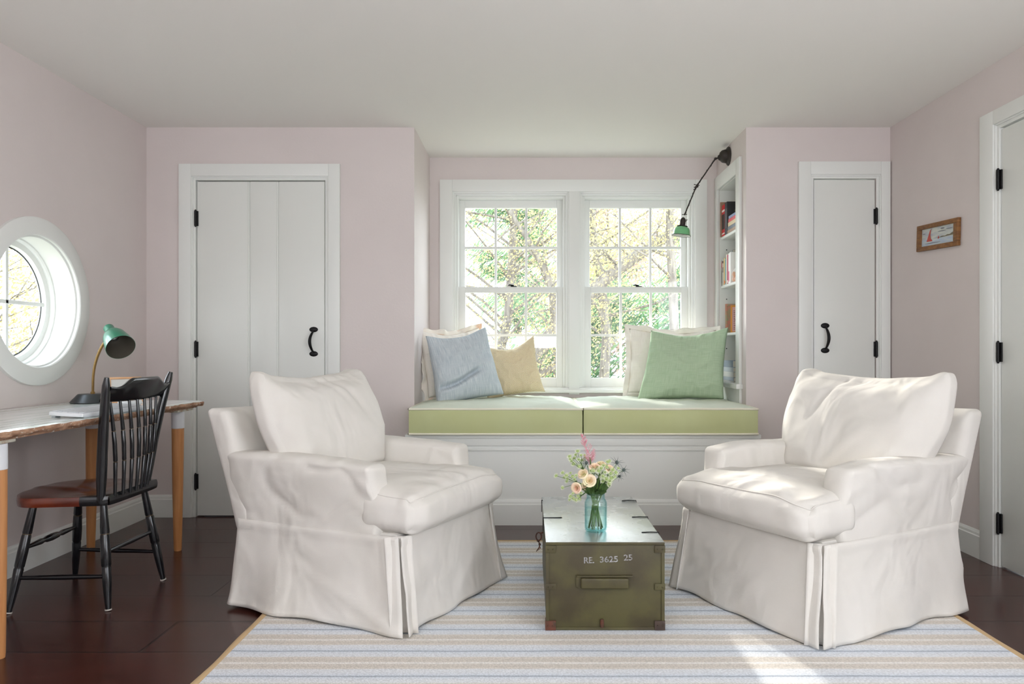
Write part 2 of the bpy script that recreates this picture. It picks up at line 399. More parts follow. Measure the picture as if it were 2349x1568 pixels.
# ---- the two double-hung windows of the nook
def double_hung(name, label, x0, x1):
    wdw = thing(name, label, None, ((x0 + x1) / 2, NB, 1.42), 0, kind='structure'); o = ((x0 + x1) / 2, NB, 1.42)
    z0, z1 = WZ
    b = MB(o)        # frame: jambs, head, sill; stepped stops
    for (d0, dx, ya) in ((-.002, .010, -.006), (.010, .022, .004), (.022, .040, .028)):
        yb = .156; zt = z1 - dx
        b.box(x0 + d0, x0 + dx, NB + ya, NB + yb, z0 + .0125, z1 - d0, .0015).box(x1 - dx, x1 - d0, NB + ya, NB + yb, z0 + .0125, z1 - d0, .0015).box(x0 + dx + .0002, x1 - dx - .0002, NB + ya, NB + yb, z1 - dx, z1 - d0, .0015)
    b.box(x0 - .001, x1 + .001, NB - .004, NB + .158, z0 - .01, z0 + .012, .002)
    b.build('frame', TRIM, wdw)
    ux0, ux1 = x0 + .040, x1 - .040
    def sash(nm, ya, yb, za, zb, stile, top, bot, rows):
        b = MB(o); b.box(ux0, ux0 + stile, ya, yb, za, zb, .002).box(ux1 - stile, ux1, ya, yb, za, zb, .002)
        b.box(ux0 + stile, ux1 - stile, ya, yb, zb - top, zb, .002).box(ux0 + stile, ux1 - stile, ya, yb, za, za + bot, .002)
        gx0, gx1, gz0, gz1 = ux0 + stile, ux1 - stile, za + bot, zb - top; ym = (ya + yb) / 2
        for k in (1, 2):
            xm = gx0 + (gx1 - gx0) * k / 3; b.box(xm - .0085, xm + .0085, ym - .012, ym + .012, gz0 - .004, gz1 + .004, .002)
        for k in range(1, rows):
            zm = gz0 + (gz1 - gz0) * k / rows; b.box(gx0 - .004, gx1 + .004, ym - .011, ym + .011, zm - .0085, zm + .0085, .002)
        s = b.build(nm, TRIM, wdw)
        g = MB(o); g.grid(lambda u, v: (gx0 + (gx1 - gx0) * u, ym + .004, gz0 + (gz1 - gz0) * v), 1, 1); g.build('pane', GLASS, s, smooth=0)
        return s
    sash('upper_sash', NB + .085, NB + .120, 1.42, z1 - .040, .040, .056, .036, 2)
    lo = sash('lower_sash', NB + .045, NB + .080, z0 + .012, 1.455, .046, .040, .066, 2)
    b = MB(o); xm = (x0 + x1) / 2 + .02; b.box(xm - .022, xm + .022, NB + .05, NB + .075, 1.455, 1.462, .002); b.tube([(xm, NB + .06, 1.465), (xm - .03, NB + .055, 1.470), (xm - .036, NB + .05, 1.466)], [.006, .005, .005], 8)
    b.build('sash_lock', BLACK, lo)
    return wdw
double_hung('window_1', 'left double-hung window over the bench with white muntins', *W1)
double_hung('window_2', 'right double-hung window over the bench with white muntins', *W2)
w = MB((.315, NB, 1.4)); y0 = NB - .02
w.box(-.618, W1[0], y0, NB, .70, 2.198, .002).box(W2[1], 1.246, y0, NB, .70, 2.198, .002).box(W1[1], W2[0], y0, NB, .70, WZ[1], .002).box(W1[0], W2[1], y0, NB, WZ[1], 2.198, .002)
w.box(-.64, 1.27, NB - .045, NB, .712, .735, .004)
struct('trim_1', w, TRIM)

# ---- built-in bench under the window seat
t = thing('window_bench', 'white panelled built-in bench carrying the green seat cushions', 'bench', (.32, 4.7, 0))
b = MB((.32, 4.7, 0)); BX0, BX1, BY = -.70, 1.33, 4.285
b.box(BX0, BX1, BY, 5.18, 0, .50); b.build('panel', TRIM, t, smooth=0)
b = MB((.32, 4.7, 0)); b.box(BX0 - .01, BX1 + .01, BY - .022, 5.18, .50, .523, .004); b.box(BX0 - .004, BX1 + .004, BY - .012, BY, .458, .50, .003).box(BX0 - .003, BX1 + .003, BY - .009, BY, .428, .440, .003)
b.build('top_board', TRIM, t)
b = MB((.32, 4.7, 0)); b.prism([(BX0 - .01, BY - a_, z_) for a_, z_ in ((0, 0), (.016, 0), (.016, .118), (.010, .122), (.010, .134), (.005, .146), (0, .148))], (BX1 - BX0 + .02, 0, 0)); b.build('base_moulding', TRIM, t, smooth=0)

# ---- built-in bookcase in the nook's right wall
t = thing('built_in_bookcase', 'white built-in bookcase set in the wall beside the window', 'bookcase', (NR, 4.885, BO[2]))
o = (NR, 4.885, BO[2]); y0, y1, z0, z1 = BO; dx = .30
b = MB(o); b.box(NR + .002, NR + dx, y1 - .001, y1 + .014, z0, z1).box(NR + .002, NR + dx, y0 - .014, y0 + .001, z0, z1).box(NR + dx, NR + dx + .012, y0 - .014, y1 + .014, z0 - .01, z1 + .01)
b.box(NR + .002, NR + dx, y0, y1, z1 - .0025, z1 + .012).box(NR + .002, NR + dx, y0, y1, z0 - .012, z0 + .001)
b.mi = 1
for zz in (1.70, 1.36, 1.19, 1.02): b.tube([(NR + .05, y1 + .0005, zz), (NR + .05, y1 - .0022, zz)], .004, 8)
b.build('carcass', [TRIM, GAP], t, smooth=0)
b = MB(o); xa = NR - .018
b.box(xa, NR, 4.572, y0, .80, 2.205, .003).box(xa, NR, y1, 5.178, .80, 2.205, .003).box(xa, NR, y0, y1, z1, 2.205, .003)
b.build('casing', TRIM, t)
b = MB(o); b.box(NR - .040, NR + .004, 4.556, 5.178, z0 - .006, .800, .004).box(NR - .016, NR, 4.572, 5.178, .68, z0 - .006, .003); b.build('sill', TRIM, t)
SH = (1.787, 1.452, 1.125)
for zz in SH:
    b = MB(o); b.box(NR + .010, NR + dx, y0, y1 - .001, zz - .020, zz, .006, 3); b.build('shelf', TRIM, t)
# ------------------------------------------------------------------ rug
RX0, RX1, RY0, RY1, RZ = -1.017, 1.628, 1.55, 3.905, .011
def rug_mat():
    m = bpy.data.materials.new('striped_flatweave'); m.use_nodes = True; n = m.node_tree.nodes; l = m.node_tree.links; b = n['Principled BSDF']
    t = n.new('ShaderNodeTexCoord'); s = n.new('ShaderNodeSeparateXYZ'); l.new(t.outputs['Object'], s.inputs[0])
    def math_(op, a, bb=None, c=None):
        x = n.new('ShaderNodeMath'); x.operation = op
        for i, q in enumerate((a, bb, c)):
            if q is None: continue
            if isinstance(q, (int, float)): x.inputs[i].default_value = q
            else: l.new(q, x.inputs[i])
        return x.outputs[0]
    wob = n.new('ShaderNodeTexNoise'); wob.inputs['Scale'].default_value = 5; l.new(t.outputs['Object'], wob.inputs['Vector'])
    y = math_('ADD', s.outputs['Y'], math_('MULTIPLY', wob.outputs[0], .010))
    ph = math_('FRACT', math_('DIVIDE', math_('ADD', y, 8.0 - 2.671 + .095 - .007), .19))
    cr = n.new('ShaderNodeValToRGB'); cr.color_ramp.interpolation = 'LINEAR'
    T1, T2, W, B, K = C(222, 216, 208), C(213, 206, 197), C(246, 244, 242), C(228, 231, 235), C(172, 180, 192)
    st = [(0.0, W), (.02, T1), (.10, T2), (.225, T1), (.262, B), (.33, B), (.45, C(220, 226, 234)), (.476, K), (.50, K), (.524, C(220, 226, 234)), (.66, B), (.74, B), (.775, T1), (.86, T2), (.965, T1), (.985, W)]
    el = cr.color_ramp.elements
    el[0].position = st[0][0]; el[0].color = st[0][1]; el[1].position = st[-1][0]; el[1].color = st[-1][1]
    for p, c in st[1:-1]: e = el.new(p); e.color = c
    l.new(ph, cr.inputs[0])
    # slanted weave flecks
    mp = n.new('ShaderNodeMapping'); mp.inputs['Rotation'].default_value = (0, 0, math.radians(38)); mp.inputs['Scale'].default_value = (1, 1, 1)
    l.new(t.outputs['Object'], mp.inputs[0]); vo = n.new('ShaderNodeTexVoronoi'); vo.inputs['Scale'].default_value = 130
    mp2 = n.new('ShaderNodeMapping'); mp2.inputs['Scale'].default_value = (1.0, 1.7, 1.0); l.new(mp.outputs[0], mp2.inputs[0]); l.new(mp2.outputs[0], vo.inputs['Vector'])
    f = n.new('ShaderNodeMapRange'); f.inputs[1].default_value = 0.0; f.inputs[2].default_value = .75; f.inputs[3].default_value = 1.12; f.inputs[4].default_value = .80; l.new(vo.outputs['Distance'], f.inputs[0])
    mx = n.new('ShaderNodeMix'); mx.data_type = 'RGBA'; mx.blend_type = 'MULTIPLY'; mx.inputs[0].default_value = 1
    l.new(cr.outputs[0], mx.inputs[6]); l.new(f.outputs[0], mx.inputs[7]); l.new(mx.outputs[2], b.inputs['Base Color'])
    bp = n.new('ShaderNodeBump'); bp.inputs['Strength'].default_value = .5; bp.inputs['Distance'].default_value = .003; l.new(f.outputs[0], bp.inputs['Height']); l.new(bp.outputs[0], b.inputs['Normal'])
    b.inputs['Roughness'].default_value = .95; b.inputs['Specular IOR Level'].default_value = .1
    return m
t = thing('area_rug', 'blue, beige and white striped woven rug with a tan edge on the dark floor', 'rug', (0, 0, 0))
MB().box(RX0 + .03, RX1 - .03, RY0, RY1 - .03, .001, RZ - .001).build('field', rug_mat(), t, smooth=0)
RUGB = mat('rug_binding', C(196, 168, 128), .85, bump=.2, bscale=400)
b = MB(); q = .034
def wavy(x0, y0, x1, y1, wd, along):
    n_ = 60
    def fn(u, v):
        w_ = .0025 * math.sin(u * 40) + .002 * math.sin(u * 17 + 1)
        x = x0 + (x1 - x0) * u; y = y0 + (y1 - y0) * u; s = abs(2 * v - 1)
        zz = RZ - .0095 * s ** 3
        return (x + (w_ + (v - .5) * wd if along == 'y' else 0), y + (w_ + (v - .5) * wd if along == 'x' else 0), zz)
    b.grid(fn, n_, 8)
wavy(RX0 + q / 2, RY0, RX0 + q / 2, RY1, q, 'y'); wavy(RX1 - q / 2, RY0, RX1 - q / 2, RY1, q, 'y'); wavy(RX0, RY1 - q / 2, RX1, RY1 - q / 2, q, 'x')
b.build('binding', RUGB, t)

# ------------------------------------------------------------------ slipcovered armchairs (local x forward, y left, z up)
def slip_mat():
    m = mat('cream_cotton_slipcover', C(216, 212, 205), .85, col2=C(220, 216, 210), nscale=5, spec=.2)
    n = m.node_tree.nodes; l = m.node_tree.links; b = n['Principled BSDF']; t = n.new('ShaderNodeTexCoord')
    def noise_(sc_, st, kind='FBM', det=3, dist=0.0, rot=(0, 0, 0)):
        mp = n.new('ShaderNodeMapping'); mp.inputs['Scale'].default_value = st; mp.inputs['Rotation'].default_value = rot; z = n.new('ShaderNodeTexNoise'); z.noise_type = kind; z.inputs['Scale'].default_value = sc_
        z.inputs['Detail'].default_value = det; z.inputs['Distortion'].default_value = dist; l.new(t.outputs['Object'], mp.inputs[0]); l.new(mp.outputs[0], z.inputs['Vector']); return z.outputs[0]
    prev = None
    for src, st, di in ((noise_(4.2, (1, 1, .8), 'FBM', 2, .9, (.5, .3, .2)), .8, .030), (noise_(9, (1, 1, .45), 'RIDGED_MULTIFRACTAL', 1.0, .7, (.2, .5, 0)), .50, .014), (noise_(480, (1, 1, 1)), .10, .010)):
        bp = n.new('ShaderNodeBump'); bp.inputs['Strength'].default_value = st; bp.inputs['Distance'].default_value = di; l.new(src, bp.inputs['Height'])
        if prev: l.new(prev, bp.inputs['Normal'])
        prev = bp.outputs[0]
    l.new(prev, b.inputs['Normal']); return m
SLIP = slip_mat()
def armchair(name, label, loc, ang, mir, seed, cw=.655, lean=.12):
    """mir=+1: pleat dents drawn for the chair seen from its right; -1 mirrored"""
    t = thing(name, label, 'armchair', loc, ang)
    o = seed * 3.1
    def wr(p, k, amp, lo=0):                     # long soft wrinkles, stretched along an axis
        return amp * max(lo, ridge((p.x * k[0], p.y * k[1], p.z * k[2]), 1, o)) ** 2
    # hidden base box keeps the cushion carried
    b = MB(); b.box(-.36, .33, -.335, .335, .07, .355, .02); b.build('seat_base', SLIP, t)
    # arms
    for s in (1, -1):
        def fn(p, a, bb, d, s=s):
            q = V(p); h = (p.z + .155) / .31
            q.y += s * (.018 * sstep(.35, 1, h))          # rolls outward at the top
            q.x += -.03 * (1 - h) * 0 + (.012 * math.sin(h * 5) if a > .6 else 0)
            front = sstep(.45, 1, a)
            q.z += -.010 * front * sstep(0, 1, h) + .004 * math.sin(p.x * 9 + o) * sstep(.2, .9, d)
            n_ = nz((p.x * 2.2, p.y * 3, p.z * 3), 1, o + s)
            fd = sstep(.12, .45, h); q.x += -.075 * h * sstep(.1, -1, a) if False else -.070 * h * sstep(-.2, 1, -a)
            q.y += fd * (.006 * n_ - s * .012 * max(0, ridge((p.x * 3.5 + p.z * 2.5, s, p.z * 6 - p.x * 4), 1, o)) ** 3 * (1 if bb * s > 0 else .4)) - s * .003 * (1 - fd) - s * .012 * sstep(.7, 1, -a)
            # gathered creases near the front corner
            q.y += s * .003 * math.sin((p.z * 70 + p.x * 30)) * sstep(.55, .9, a) * (1 - sstep(.93, 1, a)) * fd
            q.x += .004 * nz((p.y * 12, p.z * 14, s), 1, o) * front * fd
            return q
        b = MB(); softbox(b, (-.088, s * .298, .448), (.664, .118, .31), .024, (40, 6, 24), (.008, .004, .008), fn)
        b.build('arm', SLIP, t, smooth=180)
    # back frame, leaning back, top edge slightly dished
    def fnb(p, a, bb, d):
        q = V(p); h = (p.z + .24) / .48
        q.x += -.135 * h - .02 * h * h
        q.z += .012 * (bb * bb) * sstep(0, .9, d) - .006
        q.y *= 1 + .03 * h
        q.x += .010 * nz((p.x * 2, p.y * 3, p.z * 3), 1, o + 5) + .007 * max(0, ridge((p.y * 3 + p.z * 5, 1, p.z * 3), 1, o)) ** 2 * (a > 0)
        return q
    b = MB(); softbox(b, (-.378, 0, .530), (.105, .70, .48), .030, (5, 26, 20), (.01, .004, .004), fnb)
    b.build('backrest', SLIP, t, smooth=180)
    # T-shaped seat cushion
    def fns(p, a, bb, d):
        q = V(p); w_ = sstep(.055, .125, q.x)
        q.y *= (.735 + .265 * w_)
        q.z += .018 * (1 - a * a) * (1 - (bb * .9) ** 2) * sstep(.1, 1, d)      # puffy top
        q.z += -.016 * sstep(.3, 1.0, a) * sstep(.5, 1, abs(bb)) * sstep(-.2, 1, d)
        q.z += .006 * nz((p.x * 5, p.y * 5, 2), 1, o) * sstep(-.2, 1, d)
        fr = sstep(.80, .97, a)
        q.x += .016 * fr * (1 - d * d) - .010 * fr * bb * bb
        q.z += (.006 * math.sin(p.y * 46 + 3 * nz((p.y * 4, 0, 0), 1, o)) * sstep(.55, .8, a) * (1 - sstep(.9, 1, a)) * sstep(.3, 1, d) * .7)
        q.x += .0035 * nz((p.y * 16, p.z * 14, 1), 1, o) * fr
        e = abs(bb)
        q.x += -.012 * sstep(.8, 1, e) * fr
        return q
    b = MB(); softbox(b, (.075, 0, .428), (.70, .705, .156), .056, (36, 36, 10), (0, .010, .008), fns)
    sc_ = b.build('seat_cushion', SLIP, t, smooth=180)
    def rim(a, bb, d, r=.056, hx=.35, hy=.3525, hz=.078):
        p = V((a * hx, bb * hy, d * hz)); q = V((max(-hx + r, min(hx - r, p.x)), max(-hy + r, min(hy - r, p.y)), max(-hz + r, min(hz - r, p.z)))); dd = p - q; p = q + dd.normalized() * r if dd.length > 1e-6 else p
        e = 1 - a * a; g = 1 - bb * bb; h = 1 - d * d; p.y += .010 * e * h * bb; p.z += .008 * e * g * d
        return fns(p, a, bb, d) + V((.075, 0, .428))
    b = MB(); b.tube([rim(-.2 + 1.17 * k / 30, -.985, .93) for k in range(31)] + [rim(.985, -.95 + 1.9 * k / 60, .93) for k in range(61)] + [rim(.97 - 1.17 * k / 30, .985, .93) for k in range(31)], .0024, 6)
    b.build('seam', SLIP, sc_, smooth=180)
    # welt seam along the front edge of the cushion
    # back cushion
    def fnc(p, a, bb, d):
        q = V(p); h = (p.z + .22) / .44
        e = 1 - bb * bb
        q.z += -.030 * e * sstep(.4, 1, d) + .004
        q.z += .018 * sstep(.72, .98, abs(bb)) * sstep(.5, 1, d)              # ears
        q.y *= (.875 + .125 * sstep(.05, .62, h)) * (1 + .02 * math.sin(h * 3))
        q.y += bb * .014 * math.sin(PI * h)
        bul = (1 - abs(bb) ** 2.6) * (1 - abs(d) ** 2.6)
        q.x += a * .034 * bul + (.018 * a * (1 - h)) * (1 - abs(bb) ** 3)
        q.x *= (1 - .42 * sstep(.70, 1.0, abs(bb)) - .30 * sstep(.70, 1, abs(d)) * (1 - sstep(.70, 1.0, abs(bb))))
        if True:
            # crease running down from the top edge, plus soft folds
            u = bb * mir; c_ = u - (.25 + .38 * (1 - h))
            A = sstep(0, .8, a); q.x -= A * .020 * math.exp(-(c_ / .05) ** 2) * sstep(.45, .9, h)
            c2 = u - (.02 + .5 * (1 - h)); q.x -= A * .013 * math.exp(-(c2 / .045) ** 2) * sstep(.55, .98, h)
            q.x += A * .014 * nz((p.y * 4 + p.z * 2 * mir, p.z * 4, 0), 1, o + 9)
            q.x += A * .007 * max(0, ridge((p.y * 5 * mir + p.z * 6, 0, p.z * 3 - p.y * 2 * mir), 1, o + 4)) ** 2
        q.z += .006 * nz((p.y * 8, p.z * 3, a), 1, o + 2)
        q.x += -lean * h - .03 * h * h + .01
        return q
    b = MB(); softbox(b, (-.215, 0, .688), (.175, cw, .455), .062, (8, 34, 26), (0, 0, 0), fnc)
    b.build('back_cushion', SLIP, t, smooth=180)
    # skirt: a front panel and one long panel round the sides and back, meeting in inverted pleats
    HT = .348
    def path(L0, flare):
        """outline from the right front corner round the back to the left front corner, (point, normal, arc)"""
        x1, y1, x0, r = .352 + flare * 1.35, .357 + flare * .95, -.425 - flare * .15, .035
        pts = []
        n1 = 40
        for k in range(n1): pts.append((V((x1 - .005 + (x0 + r - x1 + .010) * k / n1, -y1, 0)), V((0, -1, 0))))
        for k in range(9): a = PI / 2 * k / 9; pts.append((V((x0 + r - r * math.sin(a), -y1 + r - r * math.cos(a), 0)), V((-math.sin(a), -math.cos(a), 0))))
        for k in range(36): pts.append((V((x0, (-y1 + r) + (2 * y1 - 2 * r) * k / 36, 0)), V((-1, 0, 0))))
        for k in range(9): a = PI / 2 * k / 9; pts.append((V((x0 + r - r * math.cos(a), y1 - r + r * math.sin(a), 0)), V((-math.cos(a), math.sin(a), 0))))
        for k in range(n1 + 1): pts.append((V((x0 + r + (x1 - .005 - x0 - r) * k / n1, y1, 0)), V((0, 1, 0))))
        return pts
    PT, PH = path(0, 0), path(0, .034); NP = len(PT) - 1
    def folds(x, v, ph):
        f = .008 * math.sin(x * 11 + ph + 1.4 * math.sin(x * 5 + ph)) + .005 * math.sin(x * 26 + ph * 2.3) * sstep(.1, .8, v) + .013 * nz((x * 3.5, v * 1.8, ph), 1, o)
        return (f + .011 * max(0, ridge((x * 2.6 + v * 1.1, v * .6, ph), 1, o)) ** 2 * sstep(0, .5, v)) * v ** 1.1 + .004 * math.sin(PI * min(1, v * 9))
    def wrap(u, v):
        k = min(NP, int(round(u * NP))); (pa, na), (pb, nb) = PT[k], PH[k]; q = pa.lerp(pb, v ** 1.15); x = u * 2.4
        ends = min(1, min(u, 1 - u) / .04); q = q + na * folds(x, v, 3) * (.4 + .6 * ends) + na * (.004 * v * v * (1 - sstep(0, .06, u) + sstep(.94, 1, u)))
        q.z = HT * (1 - v) + (RZ + .003 + .003 * (1 + math.sin(x * 13 + o))) * v; return q
    mods = (('SOLIDIFY', dict(thickness=.004, offset=-1)),)
    g = MB(); g.grid(wrap, NP, 26); g.build('skirt_side', SLIP, t, smooth=180, mods=mods)
    def front(u, v):
        yt = .352; yh = .376; s_ = 2 * u - 1; q = V((.356 + .045 * v ** 1.15, s_ * (yt + (yh - yt) * v), 0)); x = u * .72
        q.x += folds(x, v, 9) + .007 * v * v * sstep(.88, 1, abs(s_)); q.y += .004 * v * v * sstep(.9, 1, abs(s_)) * (1 if s_ > 0 else -1)
        q.z = HT * (1 - v) + (RZ + .003 - .006 * 0 + .003 * (1 + math.sin(x * 17))) * v; return q
    g = MB(); g.grid(front, 56, 26); g.build('skirt_front', SLIP, t, smooth=180, mods=mods)
    for s in (-1, 1):      # the inner cloth of each pleat
        g = MB()
        def fi(u, v, s=s):
            a = u - .5; c = V((.335, s * .340, 0)).lerp(V((.372, s * .358, 0)), v)
            q = c + V((.07 * a, -s * .07 * a, 0)) + V((1, s, 0)) * (.008 * math.cos(u * PI * 2) * v); q.z = HT * (1 - v) + (RZ + .004) * v; return q
        g.grid(fi, 10, 12); g.build('pleat', SLIP, t, smooth=180, mods=mods)
    # dark wooden feet barely showing
    for sx_, sy_ in ((-.34, -.30), (-.34, .30), (.32, -.30), (.32, .30)):
        wx = loc[0] + sx_ * math.cos(ang) - sy_ * math.sin(ang); zf = RZ + .0005 if RX0 - .02 < wx < RX1 + .02 else .0005
        b = MB(); b.lathe([(.018, 0), (.022, .075)], (sx_, sy_, zf), (0, 0, 1), 12, True, True); b.build('foot', BLACK, t)
    return t
armchair('armchair', 'white slipcovered armchair on the left, turned right towards the olive trunk', (-.628, 3.075, 0), math.radians(-24.2), 1, 1, .66, .125)
armchair('armchair', 'white slipcovered armchair on the right in front of the narrow door, turned left', (1.135, 2.985, 0), math.radians(180 + 28.6), -1, 2, .72, .150)

# ------------------------------------------------------------------ window seat cushions
OLIVE = mat('olive_green_cotton', C(184, 188, 138), .8, col2=C(188, 193, 146), nscale=3, bump=.08, bscale=500)
OLIVE_SUN = mat('sunwashed_olive_cotton', C(208, 214, 196), .8, col2=C(213, 219, 202), nscale=3, bump=.08, bscale=500)  # cushion tops: sun-washed pale tone painted into the green cloth
PIPE = mat('cream_piping', C(232, 228, 208), .7)
def bench_cushion(x0, x1, label, seed):
    z0, z1, y0, y1 = .5235, .672, 4.235, 5.165
    t = thing('seat_cushion', label, 'cushion', ((x0 + x1) / 2, (y0 + y1) / 2, z0), 0, 'green box cushions on the window bench')
    o = ((x0 + x1) / 2, (y0 + y1) / 2, z0); cx, cy = o[0], o[1]; hw = (x1 - x0) / 2 - .003; hd = (y1 - y0) / 2
    def top(u, v):
        x = -1 + 2 * u; y = -1 + 2 * v; e = (1 - x ** 8) * (1 - y ** 8)
        z = z1 + .024 * max(0, e) ** .7 + .010 * nz((x * 3, y * 3, seed)) * e
        z += .006 * max(0, ridge((x * 6, y * 3, seed))) ** 2 * e
        return (cx + x * hw, cy + y * hd, z)
    b = MB(o); b.grid(top, 44, 24); b.build('top_panel', OLIVE_SUN, t, smooth=180)
    def side(u, v):
        per = [(-hw, -hd), (hw, -hd), (hw, hd), (-hw, hd), (-hw, -hd)]
        Ls = [2 * hw, 2 * hd, 2 * hw, 2 * hd]; s = u * sum(Ls); k = 0
        while k < 3 and s > Ls[k]: s -= Ls[k]; k += 1
        f = s / Ls[k]; x = per[k][0] + (per[k + 1][0] - per[k][0]) * f; y = per[k][1] + (per[k + 1][1] - per[k][1]) * f
        nn = [(0, -1), (1, 0), (0, 1), (-1, 0)][k]; e = math.sin(PI * v) * min(1, min(f, 1 - f) * 9)
        a = (.010 + .003 * math.sin(s * 60 + 2 * math.sin(s * 13)) * max(0, nz((s * 3, seed, k)) + .2)) * e
        if k != 0: a = min(a, .004)
        return (cx + x + nn[0] * a, cy + y + nn[1] * a, z0 + .002 + (z1 - z0 - .002) * v)
    b = MB(o); b.grid(side, 240, 10, closed_u=True); b.box(cx - hw, cx + hw, cy - hd, cy + hd, z0 + .001, z0 + .003); b.build('side_band', OLIVE, t, smooth=60)
    for zz in (z1, z0 + .006):
        pts = []
        for k in range(121):
            p = side(k / 120, 0); pts.append((p[0], p[1] - .0, zz + (.0035 * nz((p[0] * 5, p[1] * 4, seed + zz)) if zz > .6 else 0)))
        b = MB(o); b.tube(pts, .0065, 8, cap=False); b.build('piping', PIPE, t, smooth=180)
bench_cushion(-.686, .312, 'green box cushion with cream piping on the left half of the window bench', 3)
bench_cushion(.314, 1.316, 'green box cushion with cream piping on the right half of the window bench', 8)

# ------------------------------------------------------------------ throw pillows
def linen(name, c1, c2, sc_=220, stretch=(1, 1, 1), stripe=None):
    m = bpy.data.materials.new(name); m.use_nodes = True; n = m.node_tree.nodes; l = m.node_tree.links; b = n['Principled BSDF']
    t = n.new('ShaderNodeTexCoord'); mix = n.new('ShaderNodeMix'); mix.data_type = 'RGBA'; mix.inputs[6].default_value = c1; mix.inputs[7].default_value = c2
    fs = []
    for k, ax in enumerate(((sc_, 6, 1), (6, sc_, 1))):
        mp = n.new('ShaderNodeMapping'); mp.inputs['Scale'].default_value = ax; z = n.new('ShaderNodeTexNoise'); z.inputs['Scale'].default_value = 1; z.inputs['Detail'].default_value = 2
        l.new(t.outputs['UV'], mp.inputs[0]); l.new(mp.outputs[0], z.inputs['Vector']); fs.append(z)
    ad = n.new('ShaderNodeMath'); ad.operation = 'MULTIPLY_ADD'; ad.inputs[1].default_value = .5 if stripe is None else stripe; l.new(fs[0].outputs[0], ad.inputs[0])
    m2 = n.new('ShaderNodeMath'); m2.operation = 'MULTIPLY'; m2.inputs[1].default_value = .5 if stripe is None else 1 - stripe; l.new(fs[1].outputs[0], m2.inputs[0]); l.new(m2.outputs[0], ad.inputs[2])
    mr = n.new('ShaderNodeMapRange'); mr.inputs[1].default_value = .36; mr.inputs[2].default_value = .64; l.new(ad.outputs[0], mr.inputs[0]); l.new(mr.outputs[0], mix.inputs[0])
    l.new(mix.outputs[2], b.inputs['Base Color']); b.inputs['Roughness'].default_value = .9; b.inputs['Specular IOR Level'].default_value = .15
    bp = n.new('ShaderNodeBump'); bp.inputs['Strength'].default_value = .25; bp.inputs['Distance'].default_value = .002; l.new(mr.outputs[0], bp.inputs['Height']); l.new(bp.outputs[0], b.inputs['Normal'])
    return m
def fret_mat():
    m = bpy.data.materials.new('tan_diamond_fret'); m.use_nodes = True; n = m.node_tree.nodes; l = m.node_tree.links; b = n['Principled BSDF']
    t = n.new('ShaderNodeTexCoord'); mp = n.new('ShaderNodeMapping'); mp.inputs['Rotation'].default_value = (0, 0, PI / 4); mp.inputs['Scale'].default_value = (15, 15, 1)
    s = n.new('ShaderNodeSeparateXYZ'); l.new(t.outputs['UV'], mp.inputs[0]); l.new(mp.outputs[0], s.inputs[0])
    def mt(op, *a):
        x = n.new('ShaderNodeMath'); x.operation = op
        for i, q in enumerate(a):
            if isinstance(q, (int, float)): x.inputs[i].default_value = q
            else: l.new(q, x.inputs[i])
        return x.outputs[0]
    def cell(o_): return mt('ABSOLUTE', mt('SUBTRACT', mt('FRACT', mt('ADD', s.outputs[o_], 20.0)), .5))
    d = mt('MAXIMUM', cell('X'), cell('Y'))
    w_ = mt('FRACT', mt('MULTIPLY', d, 5.6))
    g = mt('GREATER_THAN', w_, .62)
    mix = n.new('ShaderNodeMix'); mix.data_type = 'RGBA'; mix.inputs[6].default_value = C(238, 225, 194); mix.inputs[7].default_value = C(178, 154, 112); l.new(g, mix.inputs[0])
    l.new(mix.outputs[2], b.inputs['Base Color']); b.inputs['Roughness'].default_value = .9
    return m
